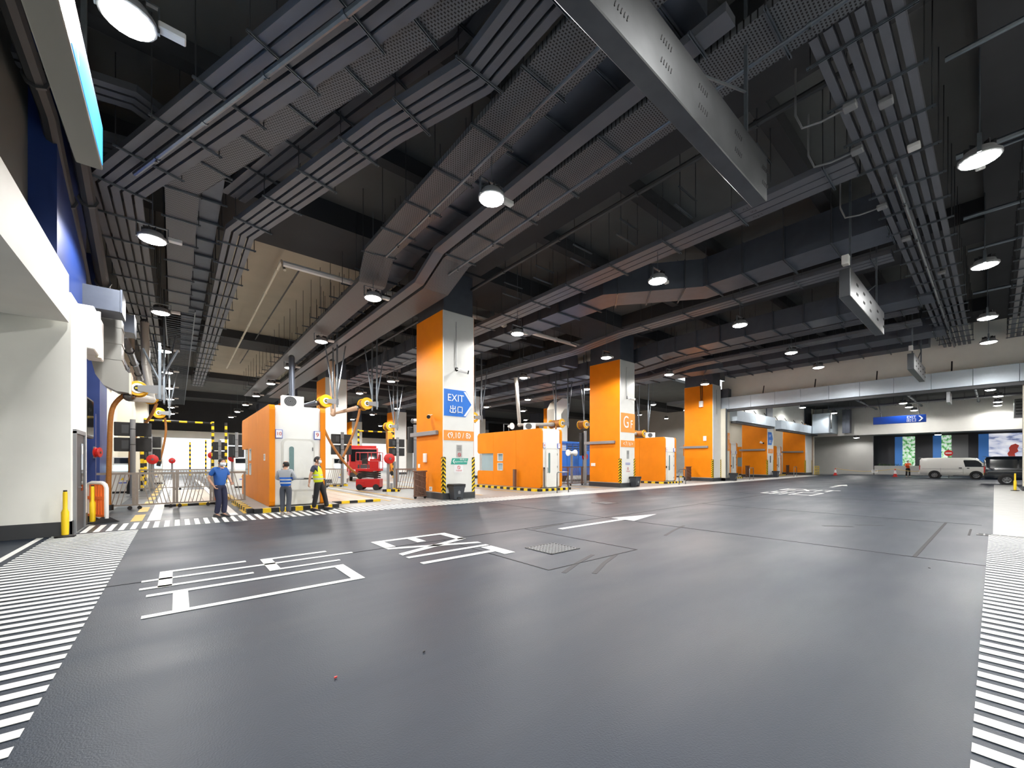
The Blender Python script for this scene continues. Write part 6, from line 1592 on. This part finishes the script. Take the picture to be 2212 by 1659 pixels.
person('guard in a yellow reflective vest and black trousers leaning by the tall booth', (3.42, 13.98, 0), SCR-PI/2+0.15, 1.74,
       dict(pel=(0, 0.1, 0.94), waist=(0, 0.07, 1.07), chest=(0, 0.02, 1.3), nb=(0, 0.02, 1.44), head=(0, 0.06, 1.605),
            shL=(-0.17, 0.04, 1.39), shR=(0.18, 0.0, 1.39), elR=(0.24, -0.08, 1.12), wrR=(0.2, -0.13, 0.88), elL=(-0.22, 0.0, 1.12), wrL=(-0.2, 0.0, 0.88),
            hiR=(0.09, 0.09, 0.9), knR=(0.1, 0.04, 0.48), anR=(0.1, -0.03, 0.09), toR=(0.11, 0.14, 0.035), hiL=(-0.09, 0.11, 0.9), knL=(-0.09, 0.24, 0.5), anL=(-0.06, 0.33, 0.1), toL=(-0.07, 0.49, 0.07)),
       dict(trousers=M_BLKT, shirt=M_NAVYS, vest=M_YV, shoes=M_BLACK, sleeve=0.62, yaw=0.0, hdR=(0, -0.15, -1), curl=0.8))
person('man in a blue and grey top seen from behind, arms folded, beside the guard', (2.45, 13.35, 0), SCR+0.12, 1.6,
       dict(elL=(-0.29, 0.02, 1.16), wrL=(-0.06, 0.19, 1.12), elR=(0.27, 0.05, 1.16), wrR=(0.06, 0.2, 1.16), hiL=(-0.09, 0, 0.9), anL=(-0.1, 0.0, 0.09), toL=(-0.17, 0.13, 0.035), knR=(0.09, 0.03, 0.49), anR=(0.07, 0.0, 0.09), toR=(0.1, 0.15, 0.035)),
       dict(trousers=M_GRT, shirt=M_TWO, shoes=M_SHOE, sleeve=2, yaw=1.05, bald=True, bands=(1.03, 1.13), hdL=(1, 0.1, 0), hdR=(-1, 0.1, 0), plL=(0, -1, 0), plR=(0, -1, 0)))
person('man in a blue top and navy trousers walking in front of the fence', (0.93, 14.1, 0), SCR-PI/2-0.2, 1.68,
       dict(chest=(0, 0.03, 1.3), nb=(0, 0.04, 1.44), head=(0, 0.08, 1.59), elR=(0.25, -0.12, 1.14), wrR=(0.22, 0.02, 0.93), elL=(-0.25, 0.06, 1.13), wrL=(-0.17, 0.22, 1.0), knR=(0.09, 0.07, 0.48), anR=(0.08, -0.03, 0.09), toR=(0.09, 0.14, 0.035), knL=(-0.09, 0.08, 0.5), anL=(-0.07, 0.06, 0.09), toL=(-0.08, 0.22, 0.035)),
       dict(trousers=M_NVT, shirt=M_BLS, shoes=M_DGREY, sleeve=0.75, yaw=-0.3))
person('man in an orange jacket and dark trousers beside the white van', (59.3, 5.85, 0), PI/2+0.7, 1.72,
       dict(elL=(-0.28, 0.05, 1.16), wrL=(-0.08, 0.23, 1.2), elR=(0.28, 0.05, 1.16), wrR=(0.08, 0.23, 1.2), anL=(-0.15, 0, 0.09), toL=(-0.18, 0.15, 0.035), anR=(0.15, 0, 0.09), toR=(0.18, 0.15, 0.035), knL=(-0.13, 0.02, 0.49), knR=(0.13, 0.02, 0.49)),
       dict(trousers=M_BLKT, shirt=M_ORJ, shoes=M_SHOE, sleeve=2, mask=True, hdL=(0.7, 0.3, 0.2), hdR=(-0.7, 0.3, 0.2)))
hb = thing('held_clipboard', 'small yellow board held by the man in orange', 'board', (59.02, 5.62, 1.14), PI/2+0.7)
MB().rbox(-0.12, 0.12, -0.02, 0.01, -0.02, 0.16, 0.008, 1).build('board', mat('board_cream', (240, 232, 190), 0.5), hb); MB().box(-0.04, 0.04, 0.01, 0.02, 0.13, 0.16).build('clip', M_STEEL, hb)
hoop('steel hoop rail between the man in blue and grey and the guard', 2.75, 14.3, 1.05, 1.03)
